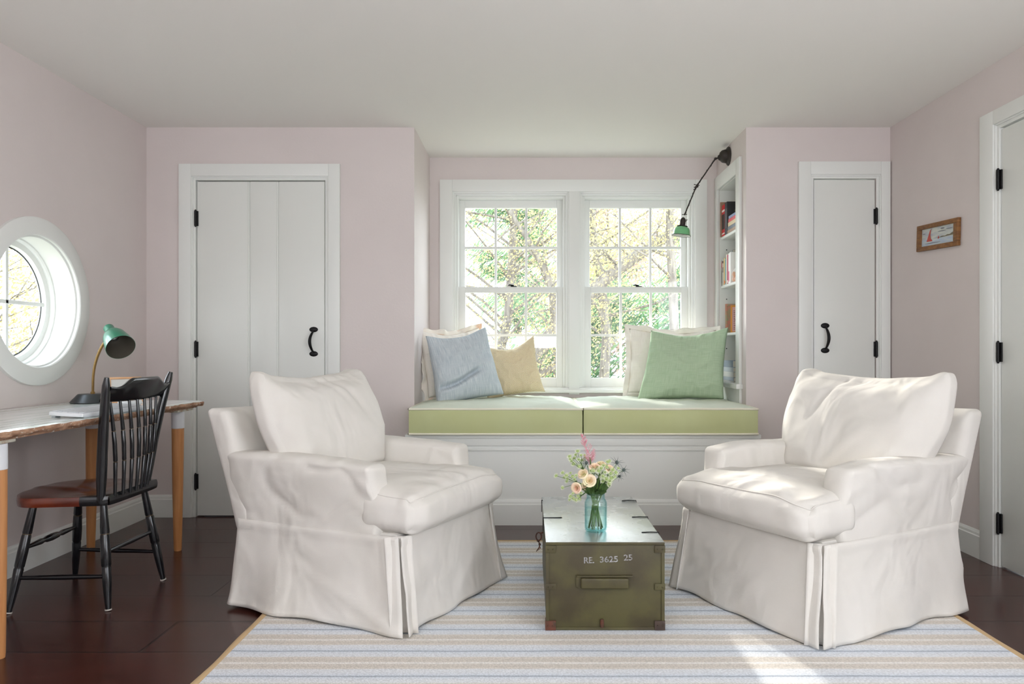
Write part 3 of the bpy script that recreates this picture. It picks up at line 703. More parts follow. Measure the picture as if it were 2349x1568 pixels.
def pillow(name, label, m, w, h, T, loc, rot, seed, shear=0.0, taper=0.0, pinch=.06, wr=.006, crease=None, group=None, flange=None, top_dip=0.0, mats=None):
    """local x = width, y = depth (front is -y), z = up; origin at the bottom centre"""
    t = thing(name, label, 'pillow', loc, 0, group, rot=rot)
    def fn(side):
        def f(u, v):
            x = 2 * u - 1; z = 2 * v - 1
            X = x * w / 2 * (1 - pinch * (1 - z * z)); Z = z * h / 2 * (1 - pinch * (1 - x * x)) + h / 2
            if z > 0: Z -= top_dip * (1 - x * x) ** 1.5 * z ** 2
            e = max(0, (1 - x * x) * (1 - z * z)); th = T / 2 * (e ** .42) * (1 - .18 * z)
            env = min(1, e * 3)
            th += wr * (nz((x * 2.2, z * 2.2, side), 1, seed) * 1.6 + max(0, ridge((x * 3 + z, z * 3 - x, side), 1, seed)) ** 2) * env
            # gathers radiating from the corners and edges
            th += wr * .9 * math.sin(x * 26 + 4 * nz((x * 3, z, 0), 1, seed)) * max(0, abs(z) - .55) * min(1, e * 8) * 1.8
            th += wr * .7 * math.sin(z * 24 + 4 * nz((z * 3, x, 2), 1, seed)) * max(0, abs(x) - .6) * min(1, e * 8) * 1.6
            if crease and side < 0: th -= crease(x, z)
            Y = side * th
            wav = .006 * math.sin(x * 7 + seed) * abs(z) ** 6 + .006 * math.sin(z * 8 + seed) * abs(x) ** 6
            X = X * (1 - taper * Z / h) + shear * Z
            return (X, Y + wav, Z)
        return f
    b = MB(); b.grid(fn(-1), 56, 56, uv=True); b.mi = 1 if mats else 0; b.grid(fn(1), 56, 56, uv=True)
    b.build('cover', mats or m, t, smooth=180, weld=.0004)
    if flange:
        fw, fm = flange
        b = MB()
        def ff(u, v):
            s = (u * 4) % 4; k = int(s) % 4; f_ = s - int(s); a = 2 * f_ - 1
            x, z = [(a, -1), (1, a), (-a, 1), (-1, -a)][k]; nx_, nz_ = [(0, -1), (1, 0), (0, 1), (-1, 0)][k]
            cor = abs(a) ** 10
            X = x * w / 2 * (1 - pinch * (1 - z * z)); Z = z * h / 2 * (1 - pinch * (1 - x * x)) + h / 2
            if z > 0: Z -= top_dip * (1 - x * x) ** 1.5 * z ** 2
            if k in (0, 2): nx_ = a ** 9 * (1 if k == 0 else -1)
            else: nz_ = a ** 9 * (1 if k == 1 else -1)
            rf = .022 * math.sin(u * 4 * 13 + seed) + .014 * math.sin(u * 4 * 29 + seed * 2)
            X = X * (1 - taper * Z / h) + shear * Z
            return (X + nx_ * fw * v, rf * v + .004, Z + nz_ * fw * v)
        b.grid(ff, 160, 5, closed_u=True); b.build('flange', fm, t, smooth=180, mods=(('SOLIDIFY', dict(thickness=.004, offset=0)),))
    return t
BLUE = linen('blue_grey_linen', C(206, 212, 215), C(172, 184, 192), 150, stripe=.78)
GREEN = linen('sage_green_linen', C(184, 202, 174), C(162, 184, 152), 190)
WHITEP = linen('cream_linen', C(245, 240, 231), C(238, 231, 221), 160)
PEACH = mat('peach_flange_cloth', C(230, 190, 158), .9, col2=C(242, 234, 222), nscale=7, lo=.34, hi=.46)
SEATZ = .695
def crease_blue(x, z):
    c_ = z - (-.36 + .22 * x + .05 * math.sin(x * 4)); return .055 * math.exp(-(c_ / .075) ** 2) * sstep(-1.0, -.7, x) * (1 - sstep(.15, .62, x))
R = math.radians
pillow('throw_pillow', 'large cream pillow with peach flange in the left corner behind the blue pillow', WHITEP, .50, .45, .13, (-.448, 4.925, SEATZ + .020), (R(-14), R(-3), R(40)), 2, wr=.008, flange=(.032, PEACH), top_dip=.03)
pillow('throw_pillow', 'pale blue linen pillow with a deep crease on the left of the window bench', BLUE, .450, .455, .20, (-.365, 4.70, SEATZ - .006), (R(-12), R(-9), R(22)), 5, taper=.10, wr=.006, crease=crease_blue, pinch=.05, top_dip=.03)
pillow('throw_pillow', 'tan pillow with a small diamond pattern beside the blue pillow', fret_mat(), .40, .40, .15, (-.080, 4.965, SEATZ + .006), (R(-15), R(-8), R(12)), 7, wr=.009, pinch=.09, top_dip=.06)
pillow('throw_pillow', 'large cream flanged pillow behind the green pillow', WHITEP, .58, .45, .13, (.955, 4.955, SEATZ + .020), (R(-14), R(1), R(-10)), 12, wr=.008, flange=(.034, WHITEP), top_dip=.02)
pillow('throw_pillow', 'sage green linen pillow on the right of the window bench', GREEN, .545, .465, .19, (.965, 4.72, SEATZ - .004), (R(-13), R(-2), R(-10)), 15, shear=.17, taper=.10, wr=.009, pinch=.055, top_dip=.035)
# ------------------------------------------------------------------ olive footlocker
def scuffed(name, base, dark, chip, chipthr=.70, rough=.45, scale=9, coat=0.0, rust=None):
    m = bpy.data.materials.new(name); m.use_nodes = True; n = m.node_tree.nodes; l = m.node_tree.links; b = n['Principled BSDF']
    t = n.new('ShaderNodeTexCoord'); a = n.new('ShaderNodeTexNoise'); a.inputs['Scale'].default_value = scale; a.inputs['Detail'].default_value = 5
    l.new(t.outputs['Object'], a.inputs['Vector']); cr = n.new('ShaderNodeValToRGB'); cr.color_ramp.elements[0].position = .38; cr.color_ramp.elements[0].color = dark; cr.color_ramp.elements[1].position = .6; cr.color_ramp.elements[1].color = base
    l.new(a.outputs[0], cr.inputs[0]); c = n.new('ShaderNodeTexNoise'); c.inputs['Scale'].default_value = scale * 4.5; c.inputs['Detail'].default_value = 8; c.inputs['Roughness'].default_value = .7; l.new(t.outputs['Object'], c.inputs['Vector'])
    g = n.new('ShaderNodeMapRange'); g.inputs[1].default_value = chipthr - .015; g.inputs[2].default_value = chipthr + .015; l.new(c.outputs[0], g.inputs[0])
    mx = n.new('ShaderNodeMix'); mx.data_type = 'RGBA'; mx.inputs[7].default_value = chip; l.new(g.outputs[0], mx.inputs[0]); l.new(cr.outputs[0], mx.inputs[6]); l.new(mx.outputs[2], b.inputs['Base Color'])
    rr = n.new('ShaderNodeMapRange'); rr.inputs[3].default_value = rough - .1; rr.inputs[4].default_value = rough + .2; l.new(a.outputs[0], rr.inputs[0]); l.new(rr.outputs[0], b.inputs['Roughness'])
    bp = n.new('ShaderNodeBump'); bp.inputs['Strength'].default_value = .25; bp.inputs['Distance'].default_value = .003; l.new(c.outputs[0], bp.inputs['Height']); l.new(bp.outputs[0], b.inputs['Normal'])
    return m
TRK = scuffed('olive_drab_paint', C(80, 75, 42), C(66, 58, 36), C(112, 92, 70), .70)
TRKL = scuffed('olive_lid_painted_sheen', C(140, 143, 143), C(122, 124, 122), C(160, 158, 150), .75, .22, 7)  # olive lid top turned grey, the window's reflection put into its colour
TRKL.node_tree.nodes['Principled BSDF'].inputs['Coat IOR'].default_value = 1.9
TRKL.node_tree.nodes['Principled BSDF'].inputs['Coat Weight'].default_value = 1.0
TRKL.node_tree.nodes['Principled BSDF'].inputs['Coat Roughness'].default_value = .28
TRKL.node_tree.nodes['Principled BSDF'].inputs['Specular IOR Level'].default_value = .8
IRON = mat('worn_iron', C(52, 46, 42), .5, .5, col2=C(104, 62, 46), nscale=30)
RUST = mat('rusty_iron', C(106, 60, 44), .7, .2, col2=C(72, 54, 42), nscale=40)
DIRON = mat('dark_bracket_iron', C(62, 50, 46), .6, .2, col2=C(74, 58, 48), nscale=30)
STEN = scuffed('white_stencil_paint', C(186, 186, 190), C(140, 138, 138), C(88, 84, 50), .58, .7, 22)
TX0, TX1, TY0, TY1, TH = .062, .486, 2.64, 3.46, .325
tc_ = ((TX0 + TX1) / 2, (TY0 + TY1) / 2, RZ)
t = thing('footlocker', 'olive green wooden footlocker with white stencilled numbers standing on the rug', 'trunk', tc_)
o = tc_
b = MB(o); b.box(TX0 + .004, TX1 - .004, TY0 + .004, TY1 - .004, RZ, TH - .012, .003)
b.box(TX0 + .0, TX0 + .012, TY0, TY0 + .01, RZ, TH - .012, .002).box(TX1 - .012, TX1, TY0, TY0 + .01, RZ, TH - .012, .002).box(TX0, TX1, TY0 + .001, TY0 + .01, RZ, RZ + .010, .002)
b.build('body', TRK, t)
b = MB(o); b.box(TX0, TX1, TY0, TY1, TH - .0115, TH, .003)
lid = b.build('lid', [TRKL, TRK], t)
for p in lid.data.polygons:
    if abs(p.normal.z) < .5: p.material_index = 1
for (cx, cz) in ((TX0, TH - .012), (TX1, TH - .012)):      # corner caps on the lid
    pass
for sx_ in (0, 1):
    xa, xb = ((TX0 - .0015, TX0 + .036) if sx_ == 0 else (TX1 - .036, TX1 + .0015))
    for (za, zb, mm) in ((RZ, RZ + .034, RUST), (.155, .177, TRK), (TH - .038, TH - .013, TRK)):
        b = MB(o); b.box(xa, xb, TY0 - .0016, TY0 + .004, za, zb, .0012)
        xo = (TX0 - .0016, TX0 + .004) if sx_ == 0 else (TX1 - .004, TX1 + .0016)
        b.box(xo[0], xo[1], TY0, TY0 + .035, za, zb, .0012)
        b.ball((xa + .010, TY0 - .002, (za + zb) / 2), .003, 5).ball((xb - .010, TY0 - .002, (za + zb) / 2), .003, 5)
        b.build('corner_bracket', mm if not (sx_ == 1 and mm is RUST) else DIRON, t)
b = MB(o); b.tube([(.262, TY0 - .002, RZ + .012), (.262, TY0 - .004, RZ + .026), (.262, TY0 - .002, RZ + .040)], [.006, .007, .006], 8); b.build('rivet', RUST, t)
# end handle: pressed strap with a recessed grip
b = MB(o); x0, x1, z0, z1 = .170, .372, .160, .208
b.prism([(x0, TY0 + .003, z1), (x0, TY0 + .003, z0 + .008), (x0 + .014, TY0 + .003, z0), (x1 - .014, TY0 + .003, z0), (x1, TY0 + .003, z0 + .008), (x1, TY0 + .003, z1)], (0, -.006, 0))
b.box(x0 + .016, x1 - .016, TY0 - .018, TY0 - .001, z0 + .003, z1 - .008, .006, 3).box(x0 + .002, x1 - .002, TY0 - .010, TY0, z1 - .006, z1, .002)
b.build('handle', TRK, t)
for yy in (2.775, 3.03, 3.36):      # wire hinges over the right edge
    b = MB(o); b.tube([(TX1 - .062, yy, TH + .0015), (TX1 - .030, yy, TH + .003), (TX1 + .002, yy, TH + .002), (TX1 + .005, yy, TH - .02), (TX1 + .004, yy, TH - .05)], .0021, 8); b.build('hinge', BLACK, lid)
for yy in (3.02, 3.37):
    b = MB(o); b.box(TX0 - .003, TX0 - .0005, yy - .010, yy + .010, TH - .05, TH - .001, .001); b.tube([(TX0 - .003, yy, TH + .001), (TX0 + (.075 if yy < 3.1 else .004), yy, TH + .002)], .0019, 8); b.build('latch', BLACK, lid)
b = MB(o); pts = [(TX0 - .008 - .022 * math.sin(a) * .9, 3.03 + .0, TH - .06 - .026 * (1 - math.cos(a))) for a in [PI * 2 * k / 24 for k in range(25)]]
pts = [(TX0 - .012 + .011 * math.cos(a) - .008, 3.02, TH - .075 + .016 * math.sin(a)) for a in [2 * PI * k / 24 for k in range(25)]]
b.tube(pts, .0028, 8, cap=False).tube([(TX0 - .001, 3.02, TH - .058), (TX0 - .012, 3.02, TH - .062)], .004, 6); b.build('hasp_ring', IRON, t)
b = MB(o)
for k in range(4): b.tube([(TX0 - .016 - .004 * k, 3.02 - .003 * k, TH - .09), (TX0 - .020 + .003 * k, 3.015, TH - .105), (TX0 - .012 - .006 * k, 3.01, TH - .122 - .004 * k)], .0016, 5)
b.build('string', IRON, t)
YF = TY0 + .0032
text_mesh('stencil_letters', 'RE.', .0300, STEN, t, V((.197, YF, .2490)) - V(o), (PI / 2, R(-1.5), 0), sx=.98)
text_mesh('stencil_letters', '3625', .0290, STEN, t, V((.2540, YF, .2520)) - V(o), (PI / 2, R(-2), 0), sx=1.16)
text_mesh('stencil_letters', '25', .0290, STEN, t, V((.3400, YF, .2590)) - V(o), (PI / 2, R(-2), 0), sx=1.12)
OLV = mat('olive_flat', C(84, 80, 48), .6)
# stencil bridges, the breaks in every character
for xx, zz in ((.2035, .249), (.2250, .2495), (.2620, .252), (.2810, .2525), (.2990, .253), (.3190, .2535), (.3480, .259), (.3660, .2595)): MB(o).box(xx, xx + .0014, YF - .0009, YF - .0003, zz - .0005, zz + .0215).build('stencil_bridge', TRK, t, smooth=0)

# ------------------------------------------------------------------ blue jar with flowers
JX, JY, JZ = .2545, 2.80, TH
def glass(name, col, rough=.0, ior=1.45, dens=0):
    m = bpy.data.materials.new(name); m.use_nodes = True; b = m.node_tree.nodes['Principled BSDF']
    b.inputs['Base Color'].default_value = col; b.inputs['Transmission Weight'].default_value = 1; b.inputs['Roughness'].default_value = rough; b.inputs['IOR'].default_value = ior
    return m
def clear(name, c_face, c_edge, gloss):
    """thin clear glass: tinted where the wall is seen edge-on, with a mirror-like sheen at grazing angles"""
    m = bpy.data.materials.new(name); m.use_nodes = True; n = m.node_tree.nodes; l = m.node_tree.links; n.remove(n['Principled BSDF'])
    lw = n.new('ShaderNodeLayerWeight'); lw.inputs['Blend'].default_value = .5; pw = n.new('ShaderNodeMath'); pw.operation = 'POWER'; pw.inputs[1].default_value = 2.2; l.new(lw.outputs['Facing'], pw.inputs[0])
    mc = n.new('ShaderNodeMix'); mc.data_type = 'RGBA'; mc.inputs[6].default_value = c_face; mc.inputs[7].default_value = c_edge; l.new(pw.outputs[0], mc.inputs[0])
    tr = n.new('ShaderNodeBsdfTransparent'); l.new(mc.outputs[2], tr.inputs[0]); gl = n.new('ShaderNodeBsdfGlossy'); gl.inputs['Roughness'].default_value = .03
    mr = n.new('ShaderNodeMapRange'); mr.inputs[3].default_value = gloss * .4; mr.inputs[4].default_value = gloss * 3; l.new(pw.outputs[0], mr.inputs[0]); mx = n.new('ShaderNodeMixShader')
    l.new(mr.outputs[0], mx.inputs[0]); l.new(tr.outputs[0], mx.inputs[1]); l.new(gl.outputs[0], mx.inputs[2]); l.new(mx.outputs[0], n['Material Output'].inputs[0]); return m
t = thing('glass_jar', 'aqua blue glass canning jar holding the flowers on the footlocker', 'jar', (JX, JY, JZ))
pr = [(0, .004), (.030, .0045), (.036, .002), (.0405, .006), (.0420, .014), (.0422, .100), (.0415, .110), (.037, .120), (.0335, .124), (.0335, .128), (.0350, .130), (.0335, .132), (.0350, .135), (.0335, .137), (.0335, .141), (.0350, .143), (.0345, .1455), (.0325, .1455), (.0312, .140), (.0312, .126), (.0345, .119), (.0390, .108), (.0396, .100), (.0394, .016), (.037, .0085), (.0, .0075)]
b = MB(); b.lathe(pr, n=40); b.build('jar_glass', clear('aqua_glass', (.93, .985, .985, 1), (.50, .84, .86, 1), .12), t, smooth=180, weld=.0003)
b = MB(); b.lathe([(0, .0072), (.0368, .0082), (.0392, .016), (.0392, .088), (.0, .088)], n=40); b.build('water', clear('water', (.95, .99, .98, 1), (.62, .86, .86, 1), .02), t, smooth=60, weld=.0003)
STEM = mat('green_stem', C(96, 130, 52), .5, col2=C(70, 104, 44), nscale=30)
LEAF = mat('dark_leaf', C(62, 88, 48), .5, col2=C(88, 116, 62), nscale=40)
LIME = mat('lime_bloom', C(236, 238, 214), .7, col2=C(190, 206, 150), nscale=90)
CENT = mat('green_bud', C(140, 166, 92), .7, col2=C(190, 204, 142), nscale=140)
CREAMR = mat('cream_rose_petal', C(246, 240, 198), .6, col2=C(248, 226, 200), nscale=28)
BLUSH = mat('blush_rose_petal', C(246, 212, 190), .6, col2=C(244, 232, 196), nscale=30)
PINKF = mat('pink_plume', C(214, 134, 150), .8, col2=C(228, 168, 176), nscale=80)
THIS = mat('blue_thistle', C(62, 68, 68), .7, col2=C(92, 106, 100), nscale=100)
def leaf(mb, p, d, L, W, seed=0):
    d = V(d).normalized(); s = d.cross(V((0, -1, .3))).normalized(); up = s.cross(d)
    def fn(u, v): w_ = W * math.sin(PI * u ** .8) * (1 - u * .2); return V(p) + d * L * u + s * w_ * (v - .5) + up * (.15 * L * u * u + .25 * w_ * abs(v - .5))
    mb.grid(fn, 8, 4)
def stem_curve(tip, k, n_=9):
    """from the jar's floor through its mouth to the bloom (world)"""
    a = k * 2.4; foot = V((JX - .027 * math.cos(a), JY - .027 * math.sin(a), JZ + .012)); mouth = V((JX + .017 * math.cos(a + .3), JY + .017 * math.sin(a + .3), JZ + .137)); tip = V(tip)
    dx = tip - mouth; mouth = V((JX, JY, JZ + .137)) + V((max(-.021, min(.021, dx.x * .25)), max(-.02, min(.02, dx.y * .25)), 0)) + V((.004 * math.cos(a), .006 * math.sin(a), 0)); out = []
    for i in range(n_ + 1):
        s = i / n_; m1 = mouth
        out.append(foot * (1 - s) ** 2 + (m1 * 2 - (foot + tip) * .5) * 2 * s * (1 - s) + tip * s * s)
    return out
PF = lambda px, py, y: V(((px - VPX) * y / F_PX, y, CAM_H - (py - VPY) * y / F_PX))
fgroup = 'flowers in the blue jar'
def flower_thing(name, label, tip, k, cat='flower', r=.0021):
    tt = thing(name, label, cat, (JX, JY, JZ + .012), 0, fgroup)
    cv = stem_curve(tip, k); b = MB((JX, JY, JZ + .012)); b.tube(cv, r, 6); b.build('stem', STEM, tt, smooth=180)
    return tt, (cv[-1] - cv[-2]).normalized(), (JX, JY, JZ + .012)
def rose(px, py, y, R_, k, mm, label, face=(0, -1, .35)):
    R_ *= 1.42
    tip = PF(px, py, y); tt, d, o = flower_thing('rose', label, tip + V((0, .012, -.012)), k)
    ax = (V(face) + d * .3).normalized(); u = ax.orthogonal().normalized(); w_ = ax.cross(u); b = MB(o); rnd = random.Random(k)
    for ring, (n_, rr, hh, open_) in enumerate(((3, .22, .62, .05), (4, .45, .66, .18), (5, .72, .62, .42), (6, 1.0, .46, .85))):
        for i in range(n_):
            a0 = 2 * PI * i / n_ + ring * .9 + rnd.uniform(-.15, .15); wdt = 2 * PI / n_ * .72
            def fn(s, v, a0=a0, wdt=wdt, rr=rr, hh=hh, open_=open_):
                a = a0 + (s - .5) * 2 * wdt * (.55 + .45 * math.sin(PI * min(1, v * .75 + .1)))
                prof = rr * R_ * (.30 + .70 * math.sin(v * PI * .5) ** .8) + open_ * R_ * .30 * max(0, v - .7) * 3
                h = -.45 * R_ + hh * R_ * 1.25 * v - open_ * R_ * .35 * max(0, v - .75) * 4 - .10 * R_ * (2 * s - 1) ** 2 * v
                return tip + (u * math.cos(a) + w_ * math.sin(a)) * prof + ax * h
            b.grid(fn, 7, 6)
    b.build('petals', mm, tt, smooth=180)
    b = MB(o)
    for i in range(4):
        a = i * 1.6 + k; leaf(b, tip - ax * R_ * .45, (u * math.cos(a) + w_ * math.sin(a)) + ax * .15, R_ * 1.0, R_ * .45)
    b.build('sepals', CENT, tt, smooth=180)
    return tt
def spray(pts, k, label, name='lacy_flower', mm=LIME, n_flo=None, br=.0066):
    """branching stem ending in many tiny domed florets"""
    pts = [PF(*q) for q in pts]; cen = V((0, 0, 0))
    for q in pts: cen += q
    cen /= len(pts); base = cen + (V((JX, JY, JZ + .15)) - cen) * .35
    tt, d, o = flower_thing(name, label, base, k); b = MB(o); f = MB(o); c = MB(o); rnd = random.Random(k)
    for q in pts:
        m_ = base.lerp(q, .5) + V((rnd.uniform(-.004, .004), 0, rnd.uniform(-.003, .003))); b.tube([base, m_, q], .0009, 5)
        rr = br * rnd.uniform(.8, 1.25); ax = (q - base).normalized() * .6 + V((0, -.6, .35)); ax.normalize(); u = ax.orthogonal().normalized(); w_ = ax.cross(u)
        for i in range(14):      # ring of bracts
            a = 2 * PI * i / 14; e = (u * math.cos(a) + w_ * math.sin(a)); s_ = ax.cross(e)
            p0 = q + e * rr * .45; p1 = q + e * rr * 1.35 + ax * rr * .35
            f.bm.faces.new([f._v(x) for x in (p0 - s_ * rr * .12, p0 + s_ * rr * .12, p1 + s_ * rr * .14, p1 + e * rr * .15, p1 - s_ * rr * .14)])
        c.ball(q + ax * rr * .25, rr * .62, 7)
        for i in range(16): c.ball(q + ax * rr * .35 + V((rnd.gauss(0, 1), rnd.gauss(0, 1), rnd.gauss(0, 1))).normalized() * rr * .6, rr * .16, 4)
    b.build('branches', STEM, tt, smooth=180); f.build('bracts', mm, tt, smooth=0); c.build('florets', CENT, tt, smooth=180)
    return tt
def thistle(px, py, y, k, label, R_=.0072):
    tip = PF(px, py, y); tt, d, o = flower_thing('sea_holly', label, tip, k, r=.0012); b = MB(o); b.ball(tip, R_ * .8, 10, (1, 1, 1.25)); rnd = random.Random(k)
    for i in range(60):
        e = V((rnd.gauss(0, 1), rnd.gauss(0, 1), rnd.gauss(0, 1) + .3)).normalized(); b.tube([tip + e * R_ * .7, tip + e * R_ * 1.1], [.0006, .0001], 4)
    b.build('head', THIS, tt, smooth=180); b = MB(o)
    for i in range(10):
        a = 2 * PI * i / 10 + rnd.uniform(-.2, .2); e = V((math.cos(a), rnd.uniform(-.5, .2), math.sin(a) * .8)).normalized(); L = R_ * rnd.uniform(2.4, 4.4)
        b.tube([tip - V((0, 0, R_ * .5)), tip + e * L * .5, tip + e * L], [.0011, .0009, .0001], 4)
    b.build('spines', THIS, tt, smooth=180)
    return tt
rose(1352, 1101, 2.775, .0150, 1, CREAMR, 'largest cream rose with a pink heart in the middle of the bouquet')
rose(1336, 1085, 2.790, .0125, 2, BLUSH, 'peach rose in the blue jar just above and left of the largest rose', (-.35, -1, .5))
rose(1321, 1119, 2.765, .0125, 3, BLUSH, 'lowest rose, peach pink, hanging at the left of the jar', (-.3, -1, .1))
rose(1364, 1069, 2.790, .0130, 4, BLUSH, 'pale pink rose below the pink plume', (0, -.8, .8))
rose(1400, 1074, 2.790, .0120, 5, BLUSH, 'pink rose on the right of the bouquet among green florets', (.3, -.9, .6))
rose(1343, 1116, 2.785, .0115, 6, CREAMR, 'small cream rose tucked below the largest rose', (-.1, -1, -.1))
rose(1380, 1062, 2.815, .0120, 7, CREAMR, 'cream rose at the top of the bouquet facing upwards', (.1, -.5, 1))
spray([(1307, 1047, 2.80), (1311, 1057, 2.79), (1321, 1043, 2.81), (1325, 1035, 2.80), (1333, 1044, 2.79), (1341, 1044, 2.80), (1316, 1064, 2.79), (1328, 1054, 2.79), (1343, 1050, 2.81), (1329, 1070, 2.79), (1318, 1051, 2.83), (1335, 1056, 2.82), (1308, 1053, 2.77)], 11, 'tall green lacy spray at the upper left of the bouquet')
spray([(1276, 1091, 2.78), (1291, 1084, 2.79), (1300, 1090, 2.77), (1302, 1098, 2.78), (1314, 1093, 2.79), (1318, 1099, 2.77), (1309, 1085, 2.80), (1291, 1118, 2.78), (1296, 1094, 2.79), (1322, 1090, 2.78), (1301, 1103, 2.79)], 12, 'green lacy spray reaching furthest left')
spray([(1309, 1138, 2.77), (1316, 1143, 2.77), (1307, 1145, 2.78), (1326, 1137, 2.77), (1329, 1143, 2.78), (1333, 1130, 2.77), (1315, 1131, 2.77), (1322, 1146, 2.77)], 13, 'green lacy spray drooping over the left of the jar')
spray([(1379, 1074, 2.77), (1388, 1083, 2.765), (1373, 1080, 2.77), (1394, 1060, 2.79), (1392, 1072, 2.785), (1400, 1086, 2.765), (1384, 1068, 2.78), (1398, 1057, 2.80), (1371, 1072, 2.79), (1362, 1080, 2.77), (1358, 1080, 2.78), (1383, 1092, 2.77)], 14, 'white and green lacy spray in the middle right of the bouquet', br=.0074)
spray([(1412, 1084, 2.77), (1418, 1074, 2.78), (1410, 1093, 2.77), (1391, 1098, 2.765), (1387, 1096, 2.77), (1398, 1102, 2.77), (1402, 1096, 2.77), (1383, 1103, 2.78), (1405, 1078, 2.775), (1381, 1094, 2.775), (1396, 1109, 2.78)], 15, 'white and green lacy spray at the right edge of the bouquet', br=.0076)
thistle(1415, 1060, 2.79, 21, 'blue sea holly at the upper right of the bouquet', .0078)
thistle(1431, 1077, 2.78, 22, 'blue sea holly reaching furthest right')
thistle(1345, 1061, 2.79, 23, 'blue sea holly left of the pink plume', .0065)
thistle(1421, 1092, 2.79, 24, 'lowest blue sea holly on the right with long spines', .0055)
# pink astilbe plume
tip = PF(1338, 996, 2.80); tt, d, o = flower_thing('astilbe', 'feathery pink plume rising highest from the jar', tip + V((.024, 0, -.085)), 31)
b = MB(o); p0 = tip + V((.026, 0, -.112)); p1 = tip; rnd = random.Random(5); ax = [p0.lerp(p1, i / 12) + V((.006 * math.sin(i * .5), 0, 0)) for i in range(13)]; b.tube(ax, [.0011] * 12 + [.0005], 5)
for i in range(72):
    s = rnd.random() ** 1.2 * .96; q = p0.lerp(p1, s) + V((.006 * math.sin(s * 6), 0, 0)); L = .028 * (1 - s) ** .7 + .006; a = rnd.choice((-1, 1)) * rnd.uniform(.4, 1.0)
    e = V((a, rnd.uniform(-.7, .7), rnd.uniform(.5, 1.1))).normalized(); q2 = q + e * L * .6; q3 = q + e * L + V((0, 0, L * .22)); b.tube([q, q2, q3], [.0008, .0006, .0003], 4)
    for j in range(4): b.ball(q.lerp(q3, .3 + .2 * j) + V((rnd.uniform(-1, 1), rnd.uniform(-1, 1), rnd.uniform(-1, 1))) * .0010, .0011, 4)
b.build('plume', PINKF, tt, smooth=180)
# foliage just above the rim
lp = thing('leafy_stem', 'dark green leaves filling the mouth of the blue jar', 'leaves', (JX, JY, JZ + .012), 0, fgroup)
b = MB((JX, JY, JZ + .012)); rnd = random.Random(9)
for i in range(60):
    a = rnd.uniform(0, 2 * PI); leaf(b, (JX + .014 * math.cos(a), JY + .014 * math.sin(a), JZ + .135 + rnd.uniform(0, .022) + (rnd.uniform(.01, .035) * (math.sin(a) > .2) if i > 34 else 0)), (math.cos(a) * .75, math.sin(a) * .75, rnd.uniform(.35, 1.3)), rnd.uniform(.030, .052), .017)
for (px, py, y) in ((1404, 1112, 2.78), (1300, 1107, 2.78), (1343, 1122, 2.77), (1390, 1128, 2.77), (1365, 1123, 2.76)):
    q = PF(px, py, y); leaf(b, V((JX, JY, JZ + .15)).lerp(q, .45), q - V((JX, JY, JZ + .15)), .034, .016)
b.build('leaves', LEAF, lp, smooth=180)
b = MB((JX, JY, JZ + .012)); b.tube(stem_curve(V((JX + .005, JY - .005, JZ + .16)), 41), .0018, 6); b.tube(stem_curve(V((JX - .008, JY + .004, JZ + .16)), 42), .0018, 6); b.build('stem', STEM, lp, smooth=180)

# ------------------------------------------------------------------ desk
def deskmat():
    m = bpy.data.materials.new('worn_white_paint_planks'); m.use_nodes = True; n = m.node_tree.nodes; l = m.node_tree.links; b = n['Principled BSDF']
    t = n.new('ShaderNodeTexCoord'); mp = n.new('ShaderNodeMapping'); mp.inputs['Scale'].default_value = (14, .9, 1); a = n.new('ShaderNodeTexNoise'); a.inputs['Scale'].default_value = 1.6; a.inputs['Detail'].default_value = 6; a.inputs['Roughness'].default_value = .62
    l.new(t.outputs['Object'], mp.inputs[0]); l.new(mp.outputs[0], a.inputs['Vector']); cr = n.new('ShaderNodeValToRGB'); e = cr.color_ramp.elements
    e[0].position = .33; e[0].color = C(176, 188, 178); e[1].position = .52; e[1].color = C(240, 242, 240); x = e.new(.43); x.color = C(220, 228, 220)
    l.new(a.outputs[0], cr.inputs[0]); l.new(cr.outputs[0], b.inputs['Base Color']); b.inputs['Roughness'].default_value = .22; b.inputs['Coat Weight'].default_value = .5; b.inputs['Coat Roughness'].default_value = .12
    bp = n.new('ShaderNodeBump'); bp.inputs['Strength'].default_value = .2; bp.inputs['Distance'].default_value = .004; l.new(a.outputs[0], bp.inputs['Height']); l.new(bp.outputs[0], b.inputs['Normal'])
    return m
DWOOD = scuffed('raw_wood_edge', C(184, 146, 118), C(138, 100, 76), C(226, 220, 208), .61, .7, 16)
BEECH = mat('oiled_wood_leg', C(200, 142, 90), .45, col2=C(184, 124, 74), nscale=5, stretch=(14, 14, .7), bump=.04, bscale=60)
WMET = mat('white_enamel', C(226, 228, 232), .35)
BATT = mat('peeling_white_batten', C(216, 212, 196), .7, col2=C(176, 140, 104), nscale=30, lo=.5, hi=.7)
DZ = .748
t = thing('desk', 'long narrow desk of worn white planks with ragged wood edge along the left wall', 'desk', (-1.95, 2.93, 0)); o = (-1.95, 2.93, 0)
def edge_x(y): return -1.682 + .010 * nz((0, y * 3.2, 1)) + .005 * nz((0, y * 11, 2)) + .0025 * nz((0, y * 34, 3))
def edge_y(x): return 3.845 + .03 * nz((x * 4, 0, 5)) + .004 * nz((x * 22, 0, 7))
ys = [2.16 + (3.70 - 2.16) * i / 150 for i in range(151)]
b = MB(o)
def topf(u, v):
    y = 2.16 + u * (edge_y(-2.3 + v * .68) + .05 * (1 - v) - 2.16); x = -2.306 + v * (edge_x(y) + 2.306)
    r_ = .012 * max(0, (u - .985) / .015) ** 2
    return (x, y, DZ - (.004 * sstep(.99, 1, v)))
b.grid(topf, 150, 24)
b.build('top', deskmat(), t, smooth=0)
b = MB(o)
